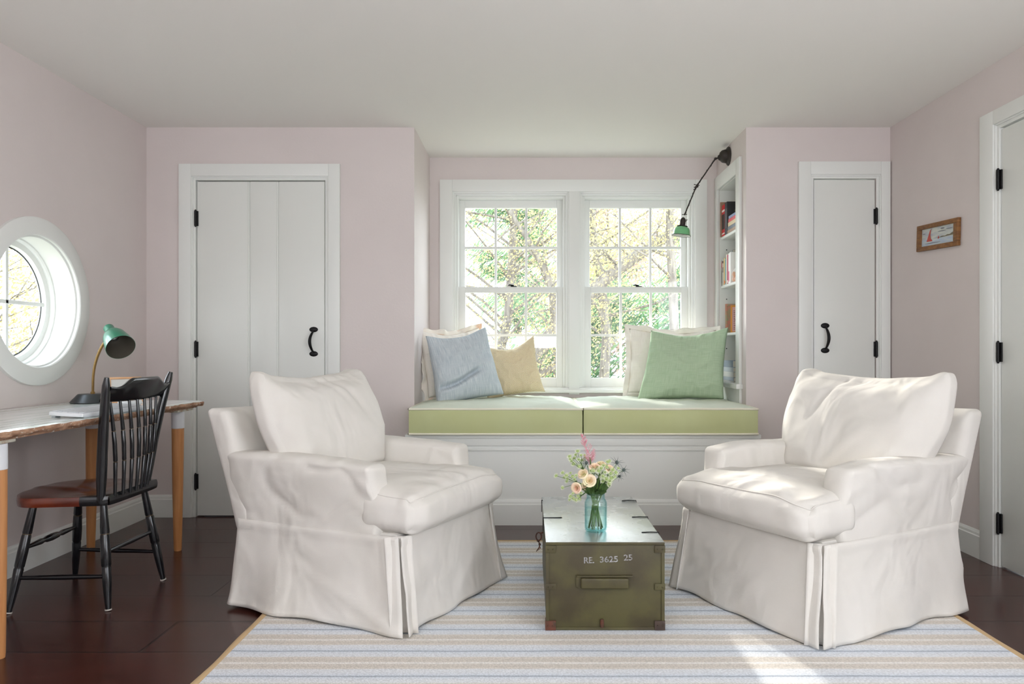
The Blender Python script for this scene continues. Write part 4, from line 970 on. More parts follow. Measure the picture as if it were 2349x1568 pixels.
def edgef(u, v):
    # front edge then round the far corner along the end
    if u < .8: y = 2.16 + (u / .8) * (edge_y(-1.62) - 2.16); p = V((edge_x(y), y, 0)); nn = V((1, 0, 0))
    else:
        f = (u - .8) / .2; x = edge_x(3.84) + (-2.306 - edge_x(3.84)) * f; p = V((x, edge_y(x) + .05 * f, 0)); nn = V((0, 1, 0))
    rag = .006 * nz((p.x * 20, p.y * 20, v * 3)) + .004 * nz((p.x * 50, p.y * 50, v * 6))
    z = DZ - .003 - .023 * v + (.004 * nz((p.x * 24, p.y * 24, 9)) if v > .8 else 0) + (.003 * nz((p.x * 30, p.y * 30, 19)) if v < .1 else 0)
    p += nn * (rag * (.3 + v) + .006 * math.sin(PI * v) - .010 * v); return (p.x, p.y, z)
b.grid(edgef, 420, 6)
b.build('ragged_edge', DWOOD, t, smooth=60)
b = MB(o); b.box(-2.30, -1.712, 2.16, 3.825, DZ - .034, DZ - .006); b.build('underside', DWOOD, t, smooth=0)
for y_ in (3.64, 2.32): MB(o).box(-2.27, -1.722, y_, y_ + .17, DZ - .046, DZ - .034, .002).build('batten', BATT, t)
for (x, y, dx, dy) in ((-1.757, 3.715, -.010, .020), (-2.185, 3.715, -.02, .02), (-1.740, 2.425, .004, .005), (-2.16, 2.42, -.02, -.02)):
    zt = DZ - .046; a = V((x, y, zt)); c = V((x + dx, y + dy, 0)); L = (a - c).length
    P = lambda s: a.lerp(c, s)
    b = MB(o); b.tube([P(.12), P(.3), P(.6), P(.98), P(1)], [.0290, .0278, .0245, .0190, .0175], 24); lg = b.build('leg', BEECH, t)
    b = MB(o); b.tube([P(0), P(.01), P(.118), P(.12)], [.0300, .0305, .0302, .0290], 24); b.build('sleeve', WMET, lg)

# desk lamp with green shade
t = thing('desk_lamp', 'gooseneck desk lamp with green metal shade on the white desk', 'desk lamp', (-2.163, 3.68, DZ + .001)); o = (-2.163, 3.68, DZ + .001)
DKM = mat('dark_grey_metal', C(64, 66, 68), .35, .4); BRASS = mat('aged_brass', C(158, 126, 78), .4, .8, bump=.6, bscale=240, bstretch=(.05, .05, 3.2))
SHG = mat('green_enamel', C(24, 122, 92), .3, coat=.5); SHIN = mat('shade_inner_grey', C(96, 90, 80), .5, .3)
b = MB(o); b.lathe([(0, 0), (.098, 0), (.1, .004), (.068, .040), (.064, .043), (0, .043)], V(o), (0, 0, 1), 48); b.build('base', DKM, t)
sp = V((-2.163, 3.68, DZ + .04)); pts = []
ctrl = [sp, PF(214, 862, 3.68), PF(219, 832, 3.68), PF(228, 806, 3.67), PF(240, 785, 3.65), PF(254, 770, 3.65)]
def cr_(c, n_=8):
    out = []; c = [V(x) for x in c]; c = [c[0] * 2 - c[1]] + c + [c[-1] * 2 - c[-2]]
    for i in range(1, len(c) - 2):
        for k in range(n_):
            s = k / n_; out.append(.5 * ((c[i] * 2) + (c[i + 1] - c[i - 1]) * s + (c[i - 1] * 2 - c[i] * 5 + c[i + 1] * 4 - c[i + 2]) * s * s + (c[i] * 3 - c[i + 1] * 3 - c[i - 1] + c[i + 2]) * s ** 3))
    out.append(c[-2]); return out
gp_ = cr_(ctrl, 40)
b = MB(o); b.tube(gp_, [.0062 + .0008 * math.sin(i * PI / 1.0 + PI / 2) for i in range(len(gp_))], 12); b.lathe([(.010, 0), (.010, .012), (.007, .016)], sp, (0, 0, 1), 16); b.build('gooseneck', BRASS, t, smooth=180)
cap = PF(249, 752, 3.68); mouthc = PF(277, 796, 3.58); axd = (mouthc - cap).normalized(); L = (mouthc - cap).length
b = MB(o); b.lathe([(0, -.006), (.020, -.004), (.0245, .002), (.0245, L * .22), (.027, L * .26), (.040, L * .34), (.053, L * .50), (.062, L * .78), (.0665, L), (.0655, L), (.061, L * .78), (.052, L * .5), (.038, L * .36), (.02, L * .30), (0, L * .3)], cap, axd, 40)
# inner surface darker: split by material
sh = b.build('shade', [SHG, SHIN], t, smooth=50)
me = sh.data; nf = 40
for p in me.polygons:
    if p.index // nf >= 9: p.material_index = 1
b = MB(o); bc = cap + axd * L * .42; b.ball(bc + axd * .012, .020, 12); b.lathe([(.012, 0), (.013, .03)], cap + axd * L * .28, axd, 14); b.build('bulb', glass('bulb_glass', (.95, .95, .95, 1), .15), t, smooth=180)

# keyboard and mouse
KEYW = mat('white_plastic', C(226, 229, 232), .4); KEYG = mat('grey_key_bed', C(196, 200, 204), .4)
t = thing('keyboard', 'white keyboard near the front edge of the white desk', 'keyboard', (-1.768, 3.055, DZ), R(88))
M_ = Matrix.Rotation(R(3.2), 4, 'X')       # rear feet raise the back (+y local is the back, towards the wall)
b = MB(); b.box(-.215, .215, -.068, .066, .006, .021, .004, 3, M_); b.build('case', KEYW, t)
b = MB()
rows = [(.052, 14), (.031, 14), (.0105, 13), (-.0105, 12), (-.0315, 11), (-.0525, 8)]
for yy, nk in rows:
    W_ = .405 / nk
    for i in range(nk):
        x = -.2025 + W_ * i
        b.box(x + .0012, x + W_ - .0012, yy - .0095, yy + .0095, .020, .0245, .0012, 1, M_)
b.build('keys', KEYG, t)['kind'] = 'stuff'
b = MB(); b.box(-.19, -.16, .055, .072, .0, .012, .001).box(.16, .19, .055, .072, .0, .012, .001).box(-.2, .2, -.07, -.062, 0, .004); b.build('feet', KEYG, t)
t = thing('computer_mouse', 'white computer mouse beside the keyboard on the desk', 'mouse', (-1.865, 3.47, DZ), R(80))
b = MB(); softbox(b, (0, 0, .016), (.105, .060, .030), .014, (10, 8, 3), (0, .004, .006)); b.build('shell', KEYW, t, smooth=180)
# small leaning wooden frame on the desk's far corner
LWD = mat('pale_wood', C(222, 178, 136), .55, col2=C(206, 158, 116), nscale=12, stretch=(1, 1, 6)); PAPER = mat('white_print', C(216, 218, 216), .5)
t = thing('photo_frame', 'small pale wooden picture frame behind the black chair on the desk', 'picture frame', (-2.005, 3.70, DZ), R(50))
Mf = Matrix.Rotation(R(-8), 4, 'X')
b = MB(); w_, h_ = .155, .128
b.box(-w_ / 2, w_ / 2, 0, .028, h_ - .010, h_, .001, 1, Mf).box(-w_ / 2, w_ / 2, 0, .028, 0, .010, .001, 1, Mf).box(-w_ / 2, -w_ / 2 + .010, 0, .028, .01, h_ - .01, .001, 1, Mf).box(w_ / 2 - .010, w_ / 2, 0, .028, .01, h_ - .01, .001, 1, Mf)
b.build('frame', LWD, t); b = MB(); b.box(-w_ / 2 + .01, w_ / 2 - .01, .012, .015, .01, h_ - .01, 0, 1, Mf); b.build('print', PAPER, t, smooth=0)

# ------------------------------------------------------------------ black side chair
BLK = mat('black_lacquer', C(17, 18, 21), .22, coat=.4, bump=.03, bscale=50)
CHERRY = mat('red_brown_seat', C(122, 50, 26), .2, col2=C(92, 36, 22), nscale=4, stretch=(1, 6, 1), coat=.5)
GOLD = mat('gold_band', C(112, 88, 48), .5, .3); GLIDE = mat('clear_glide', C(190, 186, 178), .4)
t = thing('side_chair', 'black wooden spindle back chair with a red brown seat pulled up to the desk', 'chair', (-1.82, 3.06, 0)); o = (-1.82, 3.06, 0)
SZ = .440
# seat: local axes: depth along X (front = -X), width along Y
sx0, sx1 = -2.036, -1.640
def seat_half(x):
    f = (x - sx0) / (sx1 - sx0)      # 0 front, 1 back
    return (.238 - .040 * f) * (1 - (max(0, .36 - f) / .36) ** 2.4 * .58) * (1 - (max(0, f - .92) / .08) ** 2 * .05)
def scy(x): return 3.063 + .02 * ((x - sx0) / (sx1 - sx0))
def seatf(lo, x0, x1):
    def fn(u, v):
        x = x0 + (x1 - x0) * u; s = 2 * v - 1; f = (x - sx0) / (sx1 - sx0); hw = seat_half(x)
        y = scy(x) + s * hw
        rim = max(abs(s), 0) ** 7
        if lo: z = SZ - .040 + .003 * rim
        else:
            z = SZ + .004 - .016 * math.exp(-((f - .62) / .26) ** 2) * (1 - s * s) + .004 * math.exp(-((s) / .18) ** 2) * (1 - f) - .005 * rim - .004 * (1 - sstep(0, .05, f))
        return (x, y, z)
    return fn
def seat_part(name, x0, x1, mm):
    b = MB(o); n_ = max(6, int((x1 - x0) * 110)); b.grid(seatf(False, x0, x1), n_, 26); b.grid(seatf(True, x0, x1), n_, 26)
    for s in (0, 1): b.grid(lambda u, v, s=s: V(seatf(False, x0, x1)(u, s)).lerp(V(seatf(True, x0, x1)(u, s)), v) + V((0, (s * 2 - 1) * .004 * math.sin(PI * v), 0)), n_, 4)
    for s in (0, 1): b.grid(lambda u, v, s=s: V(seatf(False, x0, x1)(s, u)).lerp(V(seatf(True, x0, x1)(s, u)), v) + V(((s * 2 - 1) * (.004 * math.sin(PI * v) if (s == 0) == (x0 == sx0) else 0), 0, 0)), 26, 4)
    return b.build(name, mm, t, smooth=50, weld=.0002)
seat_part('seat', sx0, -1.738, CHERRY); seat_part('seat_rim', -1.738, sx1, BLK)
# legs
legs = [((-1.665, 2.905), (-1.628, 2.872)), ((-1.668, 3.215), (-1.603, 3.252)), ((-1.945, 2.915), (-1.990, 2.838)), ((-1.950, 3.215), (-2.018, 3.300))]
LG = []
for a, c in legs:
    A = V((a[0], a[1], SZ - .036)); B_ = V((c[0], c[1], .006)); P = lambda s, A=A, B_=B_: A.lerp(B_, s)
    S = [(0, .0130), (.27, .0168), (.285, .0150), (.30, .0172), (.45, .0188), (.58, .0180), (.595, .0158), (.61, .0176), (.77, .0158), (.9, .0130), (1, .0098)]
    b = MB(o); b.tube([P(s) for s, r_ in S], [r_ for s, r_ in S], 16); lg = b.build('leg', BLK, t, smooth=60)
    for s in (.285, .595):
        b = MB(o); b.tube([P(s - .002), P(s + .002)], [.0157, .0157], 16); b.build('gold_ring', GOLD, lg)
    b = MB(o); b.tube([P(1.0), P(1.012)], [.0125, .0125], 12); b.build('glide', GLIDE, lg)
    LG.append(P)
def stretch(A, B_, r_, fancy=False):
    pr = [(0, .6), (.06, .75), (.5, 1.0), (.94, .75), (1, .6)] if not fancy else [(0, .55), (.12, .8), (.3, 1.15), (.36, .8), (.40, 1.25), (.5, 1.45), (.6, 1.25), (.64, .8), (.7, 1.15), (.88, .8), (1, .55)]
    b = MB(o); b.tube([A.lerp(B_, s) for s, k in pr], [r_ * k for s, k in pr], 12); return b.build('stretcher', BLK, t, smooth=60)
stretch(LG[0](.69), LG[2](.69), .0105); stretch(LG[1](.69), LG[3](.69), .0105); stretch(LG[0](.46), LG[1](.46), .0105); stretch(LG[2](.42), LG[3](.42), .0105, True)
# back posts
posts = [((-1.668, 2.892, SZ - .02), (-1.655, 2.876, .66), (-1.622, 2.852, .903)), ((-1.668, 3.236, SZ - .02), (-1.650, 3.262, .66), (-1.592, 3.300, .912))]
PC = []
for A, Mi, B_ in posts:
    cvx = [V(A).lerp(V(Mi), s) * (1 - s) + V(Mi).lerp(V(B_), s) * s for s in [i / 16 for i in range(17)]]; PC.append(cvx)
    b = MB(o); b.tube(cvx[:15] + [cvx[15], cvx[16]], [.0155, .016, .0175, .019, .0195, .0195, .019, .019, .019, .019, .0185, .018, .0175, .017, .016, .015, .009], 14); b.build('back_post', BLK, t, smooth=60)
# crest rail, thick curved plank with a raised shaped top
cA, cB = PC[0][15] + V((-.006, .004, 0)), PC[1][15] + V((-.014, -.008, 0))
def crest(u, v, side):
    p = cA.lerp(cB, u); bow = .020 * math.sin(PI * u); x = p.x + bow; y = p.y
    topz = .868 + .030 * sstep(.13, .30, u) * (1 - sstep(.70, .87, u)) - .004 * math.sin(PI * sstep(.0, .16, u)) - .004 * math.sin(PI * sstep(.84, 1, u))
    botz = .806 - .004 * math.sin(PI * u)
    z = botz + (topz - botz) * v; th = .011 + .006 * v * sstep(.1, .3, u) * (1 - sstep(.7, .9, u))
    ed = math.sin(PI * min(1, v + .0)) ** .35 if 0 < v < 1 else 0
    return V((x + side * th * (ed * .9 + .1) + .05 * (v - .5) * .8, y, z + .006 * (1 - abs(side)) * 0))
b = MB(o)
for s in (-1, 1): b.grid(lambda u, v, s=s: crest(u, v, s), 44, 14)
for v in (0, 1): b.grid(lambda u, w2, v=v: crest(u, v, -1).lerp(crest(u, v, 1), w2), 44, 2)
b.build('crest_rail', BLK, t, smooth=60, weld=.0003)
for k in range(7):
    f = (k + .9) / 7.8; x0_ = -1.650 + .028 * math.sin(PI * f); y0_ = 2.892 + (3.236 - 2.892) * (f * .94 + .03); top_ = crest(f, .03, 0)
    A = V((x0_, y0_, SZ - .012)); B_ = V(top_); P = lambda s: A.lerp(B_, s) + V((.010 * math.sin(PI * s), 0, 0))
    S = [(0, .0060), (.1, .0070), (.36, .0082), (.37, .0068), (.38, .0084), (.55, .0088), (.68, .0084), (.69, .0068), (.70, .0082), (.9, .0064), (1, .0058)]
    b = MB(o); b.tube([P(s) for s, r_ in S], [r_ for s, r_ in S], 10); sp_ = b.build('spindle', BLK, t, smooth=60)
    for q_ in (.37, .69): MB(o).tube([P(q_ - .0015), P(q_ + .0015)], .0076, 10).build('gold_ring', GOLD, sp_)
# ------------------------------------------------------------------ painting on the right wall
OAK = mat('old_oak_frame', C(140, 96, 48), .6, col2=C(112, 72, 38), nscale=14, stretch=(1, 2, 8), bump=.4, bscale=60)
t = thing('framed_painting', 'small oak framed painting of red sailboats on the right wall', 'painting', (XR, 3.947, 1.619), 0, rot=(R(2.6), 0, 0))
FWD, FHT = .395, .142       # width along y, height
b = MB(); q = .024
for (y0_, y1_, z0_, z1_) in ((-FWD / 2, FWD / 2, FHT / 2 - q, FHT / 2), (-FWD / 2, FWD / 2, -FHT / 2, -FHT / 2 + q), (-FWD / 2, -FWD / 2 + .038, -FHT / 2 + q, FHT / 2 - q), (FWD / 2 - .038, FWD / 2, -FHT / 2 + q, FHT / 2 - q)): b.box(-.020, -.001, y0_, y1_, z0_, z1_, .003)
b.build('frame', OAK, t)
SKY = mat('painted_sky', C(208, 212, 200), .6, col2=C(176, 182, 190), nscale=9, stretch=(1, 1.5, 6)); SEA = mat('painted_sea', C(170, 186, 208), .6, col2=C(200, 208, 206), nscale=14, stretch=(1, 1, 7))
REDP = mat('painted_red_sail', C(190, 78, 66), .6); LAND = mat('painted_shore', C(96, 92, 62), .6, col2=C(120, 110, 90), nscale=60); CLD = mat('painted_cloud', C(128, 130, 136), .6)
yL, yR = FWD / 2 - .038, -FWD / 2 + .038; zB, zT = -FHT / 2 + q, FHT / 2 - q      # left of the picture is the far end (+y)
PY = lambda u: yL + (yR - yL) * u
PZ = lambda v: zB + (zT - zB) * v
def poly(name, pts, mm, x):
    b = MB(); b.bm.faces.new([b._v((x, PY(u), PZ(v))) for u, v in pts]); return b.build(name, mm, t, smooth=0)
poly('painted_sky', ((0, .30), (1, .36), (1, 1), (0, 1)), SKY, -.0090); poly('painted_sea', ((0, 0), (1, 0), (1, .36), (0, .38)), SEA, -.0094)
poly('painted_shore', ((.30, .37), (.55, .39), (.62, .44), (.72, .42), (.78, .47), (.85, .46), (.95, .56), (1, .60), (1, .40), (.6, .37)), LAND, -.0098)
b = MB(); x = -.0104
for pts in (((.155, .25), (.20, .24), (.30, .24), (.345, .25), (.29, .40), (.275, .60), (.285, .80), (.31, .98), (.255, .85), (.215, .6), (.18, .38)), ((.50, .32), (.55, .32), (.545, .42), (.53, .50), (.515, .42))): b.bm.faces.new([b._v((x, PY(u), PZ(v))) for u, v in pts])
b.build('painted_sails', REDP, t, smooth=0)
b = MB()
for u0, v0, w_, h_ in ((.58, .86, .12, .05), (.5, .72, .25, .03), (.02, .72, .1, .03), (.74, .78, .2, .03), (.1, .14, .5, .025)): b.bm.faces.new([b._v((x + .0003, PY(u0 + w_ * .5 + w_ * .5 * math.cos(a)), PZ(v0 + h_ * math.sin(a)))) for a in [2 * PI * k / 12 for k in range(12)]])
b.build('painted_clouds', CLD, t, smooth=0)

# ------------------------------------------------------------------ swing-arm wall lamp
LY = 4.87
t = thing('wall_lamp', 'black jointed wall lamp with a green enamel shade hanging by the right window', 'wall lamp', (NR, LY, 2.283)); o = (NR, LY, 2.283)
BRZ = mat('dark_bronze', C(54, 48, 44), .5, .5, bump=.1, bscale=120); GSH = mat('pale_green_enamel', C(112, 180, 126), .3, coat=.5); WIN = mat('white_enamel_inner', C(232, 232, 226), .3)
b = MB(o); b.lathe([(0, 0), (.058, 0), (.062, .004), (.060, .008), (.052, .014), (.044, .020), (.044, .026), (.040, .044), (.028, .058), (.012, .064), (.008, .072)], o, (-1, 0, -.05), 40); b.build('wall_cup', BRZ, t)
j1 = PF(1651, 361, LY); j2 = PF(1641, 364, LY); e1 = PF(1597, 428, LY); e2 = PF(1570, 493, LY)
b = MB(o); c0 = V((NR - .07, LY, 2.279)); b.tube([c0, j1, j2], [.006, .006, .005], 10).ball(j1 + V((.004, 0, .006)), .011, 10).ball(j1 + V((.0, 0, -.010)), .010, 10).ball(j2, .009, 8); b.build('swivel', BRZ, t, smooth=60)
def knob(b, p, d, r_=.0022):
    d = V(d).normalized(); b.tube([p - d * .014, p + d * .014], r_, 6); b.ball(p + d * .015, r_ * 1.6, 6).ball(p - d * .015, r_ * 1.6, 6)
b = MB(o); b.tube([j2, j2.lerp(e1, .1), j2.lerp(e1, .85), e1], [.0065, .0042, .0042, .007], 10); knob(b, j2.lerp(e1, .04), (.8, .2, .7)); knob(b, e1, (.9, .3, .3)); knob(b, e1 + V((.003, 0, .012)), (.9, -.2, -.2)); b.build('upper_arm', BRZ, t, smooth=60)
b = MB(o); b.tube([e1, e1.lerp(e2, .12), e1.lerp(e2, .92), e2], [.007, .0042, .0042, .006], 10); knob(b, e1 + V((-.002, 0, -.010)), (.8, -.3, .5)); knob(b, e2 + V((.001, 0, .004)), (.9, .3, .1))
cd = [j2 + V((.0, -.006, .004))]
for i in range(1, 24):
    s = i / 24; base_ = j2.lerp(e1, s * 2) if s < .5 else e1.lerp(e2, s * 2 - 1); cd.append(base_ + V((.005 * math.cos(i * 1.9), .006 * math.sin(i * 1.9), 0)))
b.build('lower_arm', BRZ, t, smooth=60); b = MB(o); b.tube(cd + [e2], .0022, 6); b.build('cord', BLACK, t, smooth=180)
s0 = PF(1567, 503, LY); sax = (PF(1561, 553, LY) - s0).normalized()
b = MB(o); b.lathe([(.004, -.014), (.010, -.010), (.017, 0), (.018, .004), (.018, .038), (.022, .041), (.036, .044), (.036, .047), (.026, .050), (0, .05)], s0, sax, 32)
for sg in (-1, 1):
    pts = [s0 + sax * .004 + V((sg * (.016 + .012 * math.sin(PI * min(1, k / 7))), 0, 0)) + sax * (.036 * (k / 10) - .016 * math.sin(PI * k / 10)) for k in range(11)]; b.tube(pts, .0018, 6)
b.build('socket', BRZ, t, smooth=50)
prof = [(.026, .048), (.034, .050), (.046, .058), (.053, .072), (.055, .090), (.0575, .100), (.062, .106), (.0615, .1065), (.056, .101), (.053, .090), (.051, .073), (.044, .060), (.03, .052), (.01, .052)]
b = MB(o); b.lathe(prof, s0, sax, 40); sh = b.build('shade', [GSH, WIN], t, smooth=50)
for p in sh.data.polygons:
    if p.index // 40 >= 7: p.material_index = 1
b = MB(o); b.lathe([(.0610, .1045), (.0632, .1055), (.0632, .1075), (.0605, .1070), (.0610, .1045)], s0, sax, 40); b.build('rim', BLACK, sh, smooth=60)
b = MB(o); b.ball(s0 + sax * .083, .024, 12); b.lathe([(.012, .055), (.014, .07)], s0, sax, 14); b.build('bulb', glass('clear_bulb', (1, 1, 1, 1), .05), t, smooth=180)

# ------------------------------------------------------------------ books and things in the bookcase
PAGE = mat('book_pages', C(232, 226, 208), .8, bump=.3, bscale=300, bstretch=(1, 1, .1))
bkn = [0]
def bmat(c): return mat('book_cover_%d_%d_%d' % c, C(*c), .5)
def book_up(y_far, th, z, h, dep, col, label, spine_bits=(), x0=None, group='upright books on the middle shelf'):
    """upright book, spine facing the nook (-x); y_far is its far side, thickness towards the camera"""
    x0 = NR + .016 if x0 is None else x0
    t = thing('book', label, 'book', (x0, y_far - th / 2, z), 0, group)
    b = MB(); b.box(0, dep, -th / 2, -th / 2 + .002, 0, h, .0006).box(0, dep, th / 2 - .002, th / 2, 0, h, .0006).box(-.002, .0015, -th / 2, th / 2, 0, h, .0012)
    b.build('cover', bmat(col), t); b = MB(); b.box(.002, dep - .004, -th / 2 + .002, th / 2 - .002, .003, h - .003); b.build('pages', PAGE, t, smooth=0)
    for (z0_, z1_, c) in spine_bits:
        b = MB(); b.box(-.0026, -.0019, -th / 2 + .003, th / 2 - .003, z0_ * h, z1_ * h); b.build('spine_print', bmat(c), t, smooth=0)
    return t
def book_flat(y0_, y1_, z, th, dep, col, label, x0=None, group='stacked books on the top shelf', rz=0):
    x0 = NR + .014 if x0 is None else x0
    t = thing('book', label, 'book', (x0 + dep / 2, (y0_ + y1_) / 2, z), rz, group); hw = (y1_ - y0_) / 2
    b = MB(); b.box(-dep / 2, dep / 2, -hw, hw, 0, .0022, .0006).box(-dep / 2, dep / 2, -hw, hw, th - .0022, th, .0006).box(-dep / 2 - .002, -dep / 2 + .001, -hw, hw, 0, th, .001)
    b.build('cover', bmat(col), t); b = MB(); b.box(-dep / 2 + .001, dep / 2 - .004, -hw + .003, hw - .003, .002, th - .002); b.build('pages', PAGE, t, smooth=0)
    return t
s1, s2, s3 = SH
BE = BO[1] - .002
g1 = 'books standing on the top shelf'
book_up(BE - .001, .010, s1, .240, .26, (150, 116, 92), 'tall plain brown book standing against the far end of the top shelf', group=g1, x0=NR + .006)
book_up(BE - .014, .070, s1, .213, .20, (196, 30, 36), 'thick red book standing on the top shelf', ((.06, .10, (230, 225, 220)), (.22, .70, (40, 30, 30)), (.78, .84, (235, 230, 225))), group=g1)
t = book_up(BE - .086, .060, s1, .218, .24, (30, 30, 34), 'black book with gold title facing out on the top shelf', ((.2, .8, (70, 70, 74)),), group=g1)
GT = mat('gold_print', C(120, 112, 60), .5)
text_mesh('title', 'Rais Mc', .020, GT, t, (.048, -.0310, .150), (PI / 2, 0, 0))
b = MB(); b.box(.03, .2, -.025, .02, .216, .222, .001, 1, Matrix.Rotation(R(0), 4, 'Y')); b.build('loose_papers', bmat((236, 234, 228)), t)
z = s1; cols = [((150, 118, 90), .020, .19, 'lowest book of the flat pile on the top shelf, brown'), ((86, 96, 108), .022, .18, 'dark grey book second from the bottom of the flat pile on the top shelf'), ((212, 190, 150), .026, .165, 'tan book in the middle of the flat pile on the top shelf'), ((206, 52, 58), .022, .16, 'red book second from the top of the flat pile on the top shelf'), ((128, 140, 178), .018, .175, 'blue and white book on top of the flat pile on the top shelf')]
for i, (c, th, dp, lb) in enumerate(cols):
    book_flat(4.690 + .004 * i, 4.955 - .008 * i, z, th, dp, c, lb); z += th + .0004
rowb = [(.022, .172, (150, 140, 122), 'mottled tan book at the far end of the middle shelf', ((.7, .95, (190, 70, 60)), (.1, .6, (90, 86, 72)))),
        (.026, .176, (226, 222, 212), 'white book with small black marks second from the far end of the middle shelf', ((.86, .95, (50, 50, 50)), (.5, .7, (150, 140, 140)))),
        (.012, .170, (146, 128, 94), 'narrow khaki book between the white and yellow books on the middle shelf', ()),
        (.018, .182, (226, 188, 96), 'yellow book on the middle shelf', ((.04, .16, (222, 112, 60)),)),
        (.020, .176, (146, 192, 196), 'light turquoise book on the middle shelf', ((.05, .15, (220, 120, 80)),)),
        (.012, .170, (70, 76, 72), 'thin dark book between turquoise and cream books', ()),
        (.022, .200, (232, 226, 208), 'cream book left of the crimson book', ()),
        (.030, .194, (164, 36, 70), 'crimson book on the middle shelf', ((.03, .12, (230, 200, 200)),)),
        (.030, .200, (236, 232, 228), 'white book with a pink title right of the crimson book', ((.06, .40, (216, 120, 140)),)),
        (.024, .204, (240, 238, 234), 'plain white book nearest the white figurine', ())]
y = BE - .004
for th, h, c, lb, bits in rowb:
    book_up(y, th, s2, h, .17, c, lb, bits); y -= th + .0012
book_flat(y + .003, y + .115, s2 + .2050, .012, .12, (120, 120, 112), 'grey book lying across the tops of the white books on the middle shelf', x0=NR + .03, group='upright books on the middle shelf')
# figurine: a white sitting figure with pink-tan hands and feet
t = thing('figurine', 'white and peach ceramic figurine at the near end of the middle shelf', 'figurine', (NR + .070, y - .055, s2))
CER = mat('white_ceramic', C(236, 234, 230), .3); PCH = mat('peach_ceramic', C(226, 178, 150), .35)
b = MB(); b.lathe([(0, 0), (.036, .0), (.042, .02), (.038, .06), (.028, .10), (.020, .13), (.026, .15), (.030, .172), (.022, .195), (.0, .205)], (0, 0, 0), (0, 0, 1), 24); b.tube([(0, -.01, .11), (-.03, -.015, .09), (-.045, -.02, .062)], [.014, .012, .010], 10).tube([(0, .02, .11), (-.03, .03, .08), (-.045, .02, .06)], [.014, .012, .010], 10); b.build('body', CER, t, smooth=180)
b = MB(); b.ball((-.042, -.002, .052), .020, 10).ball((-.038, .012, .020), .020, 10, (1, 1.2, .9)).ball((-.036, -.022, .018), .018, 10); b.build('hands', PCH, t, smooth=180)
# third shelf: two leaning frames and a blue book
ORG = mat('orange_frame', C(232, 158, 60), .5); PNK = mat('pink_page', C(236, 186, 178), .6); MOT = mat('mottled_frame', C(208, 138, 118), .6, col2=C(152, 160, 124), nscale=40); INK = mat('ink', C(92, 70, 82), .7)
def leaning(name, label, loc, w_, h_, fr, mm, inner, lean, rz, lines=False):
    t = thing(name, label, 'picture frame', loc, rz, 'frames on the lower shelf'); Ml = Matrix.Rotation(lean, 4, 'X'); b = MB()
    b.box(-w_ / 2, w_ / 2, 0, .012, h_ - fr, h_, .001, 1, Ml).box(-w_ / 2, w_ / 2, 0, .012, 0, fr, .001, 1, Ml).box(-w_ / 2, -w_ / 2 + fr, 0, .012, fr, h_ - fr, .001, 1, Ml).box(w_ / 2 - fr, w_ / 2, 0, .012, fr, h_ - fr, .001, 1, Ml)
    b.build('frame', mm, t); b = MB(); b.box(-w_ / 2 + fr, w_ / 2 - fr, .005, .008, fr, h_ - fr, 0, 1, Ml); b.build('page', inner, t, smooth=0)
    if lines:
        b = MB(); rnd = random.Random(4)
        for i in range(11):
            zz = h_ - fr - .030 - i * .0125
            if zz < fr + .01: break
            xx = -w_ / 2 + fr + .010
            while xx < w_ / 2 - fr - .014:
                L = rnd.uniform(.005, .013); b.box(xx, xx + L, .0042, .0050, zz, zz + .0045, 0, 1, Ml); xx += L + .003
        b.build('lines_of_text', INK, t, smooth=0)
    return t
leaning('picture_frame', 'red and green mottled frame leaning behind the orange frame', (NR + .115, 5.055, s3), .17, .205, .014, MOT, MOT, R(-10), R(-12))
leaning('picture_frame', 'orange frame with a pink page of text leaning in the bookcase', (NR + .120, 4.985, s3), .150, .190, .010, ORG, PNK, R(-9), R(-16), True)
book_up(4.80, .022, s3, .13, .12, (92, 118, 160), 'blue book beside the orange frame on the lower shelf', x0=NR + .03, group='frames on the lower shelf')
# bottom: stacked pale books
z = BO[2] + .002
for i, (c, th) in enumerate((((178, 176, 170), .030), ((150, 160, 168), .024), ((196, 196, 192), .034), ((186, 194, 200), .030), ((136, 150, 166), .044))):
    book_flat(4.80 + .006 * i, 5.06, z, th, .20, c, ['lowest book of the pale pile at the bottom of the bookcase', 'grey blue book second from the bottom of the pale pile', 'off white book in the middle of the pale pile', 'pale blue book second from the top of the pale pile', 'slate blue book on top of the pale pile at the bottom of the bookcase'][i], group='pale books at the bottom of the bookcase'); z += th + .0004
t = thing('wire_basket', 'small dark wire stand with brown things beside the pale pile of books', 'basket', (NR + .075, 4.73, BO[2] + .002))
b = MB()
for zz in (0.003, .03, .058, .085):
    pts = [(.045 * math.cos(a), .045 * math.sin(a), zz) for a in [2 * PI * k / 24 for k in range(25)]]; b.tube(pts, .0014, 6, cap=False)
for k in range(10):
    a = 2 * PI * k / 10; b.tube([(.045 * math.cos(a), .045 * math.sin(a), .003), (.045 * math.cos(a), .045 * math.sin(a), .085)], .0012, 6)
b.build('wires', BLACK, t, smooth=60); b = MB(); b.ball((0, 0, .028), .032, 10, (1, 1.1, .75)); b.build('contents', mat('brown_things', C(128, 104, 84), .7), t, smooth=180)
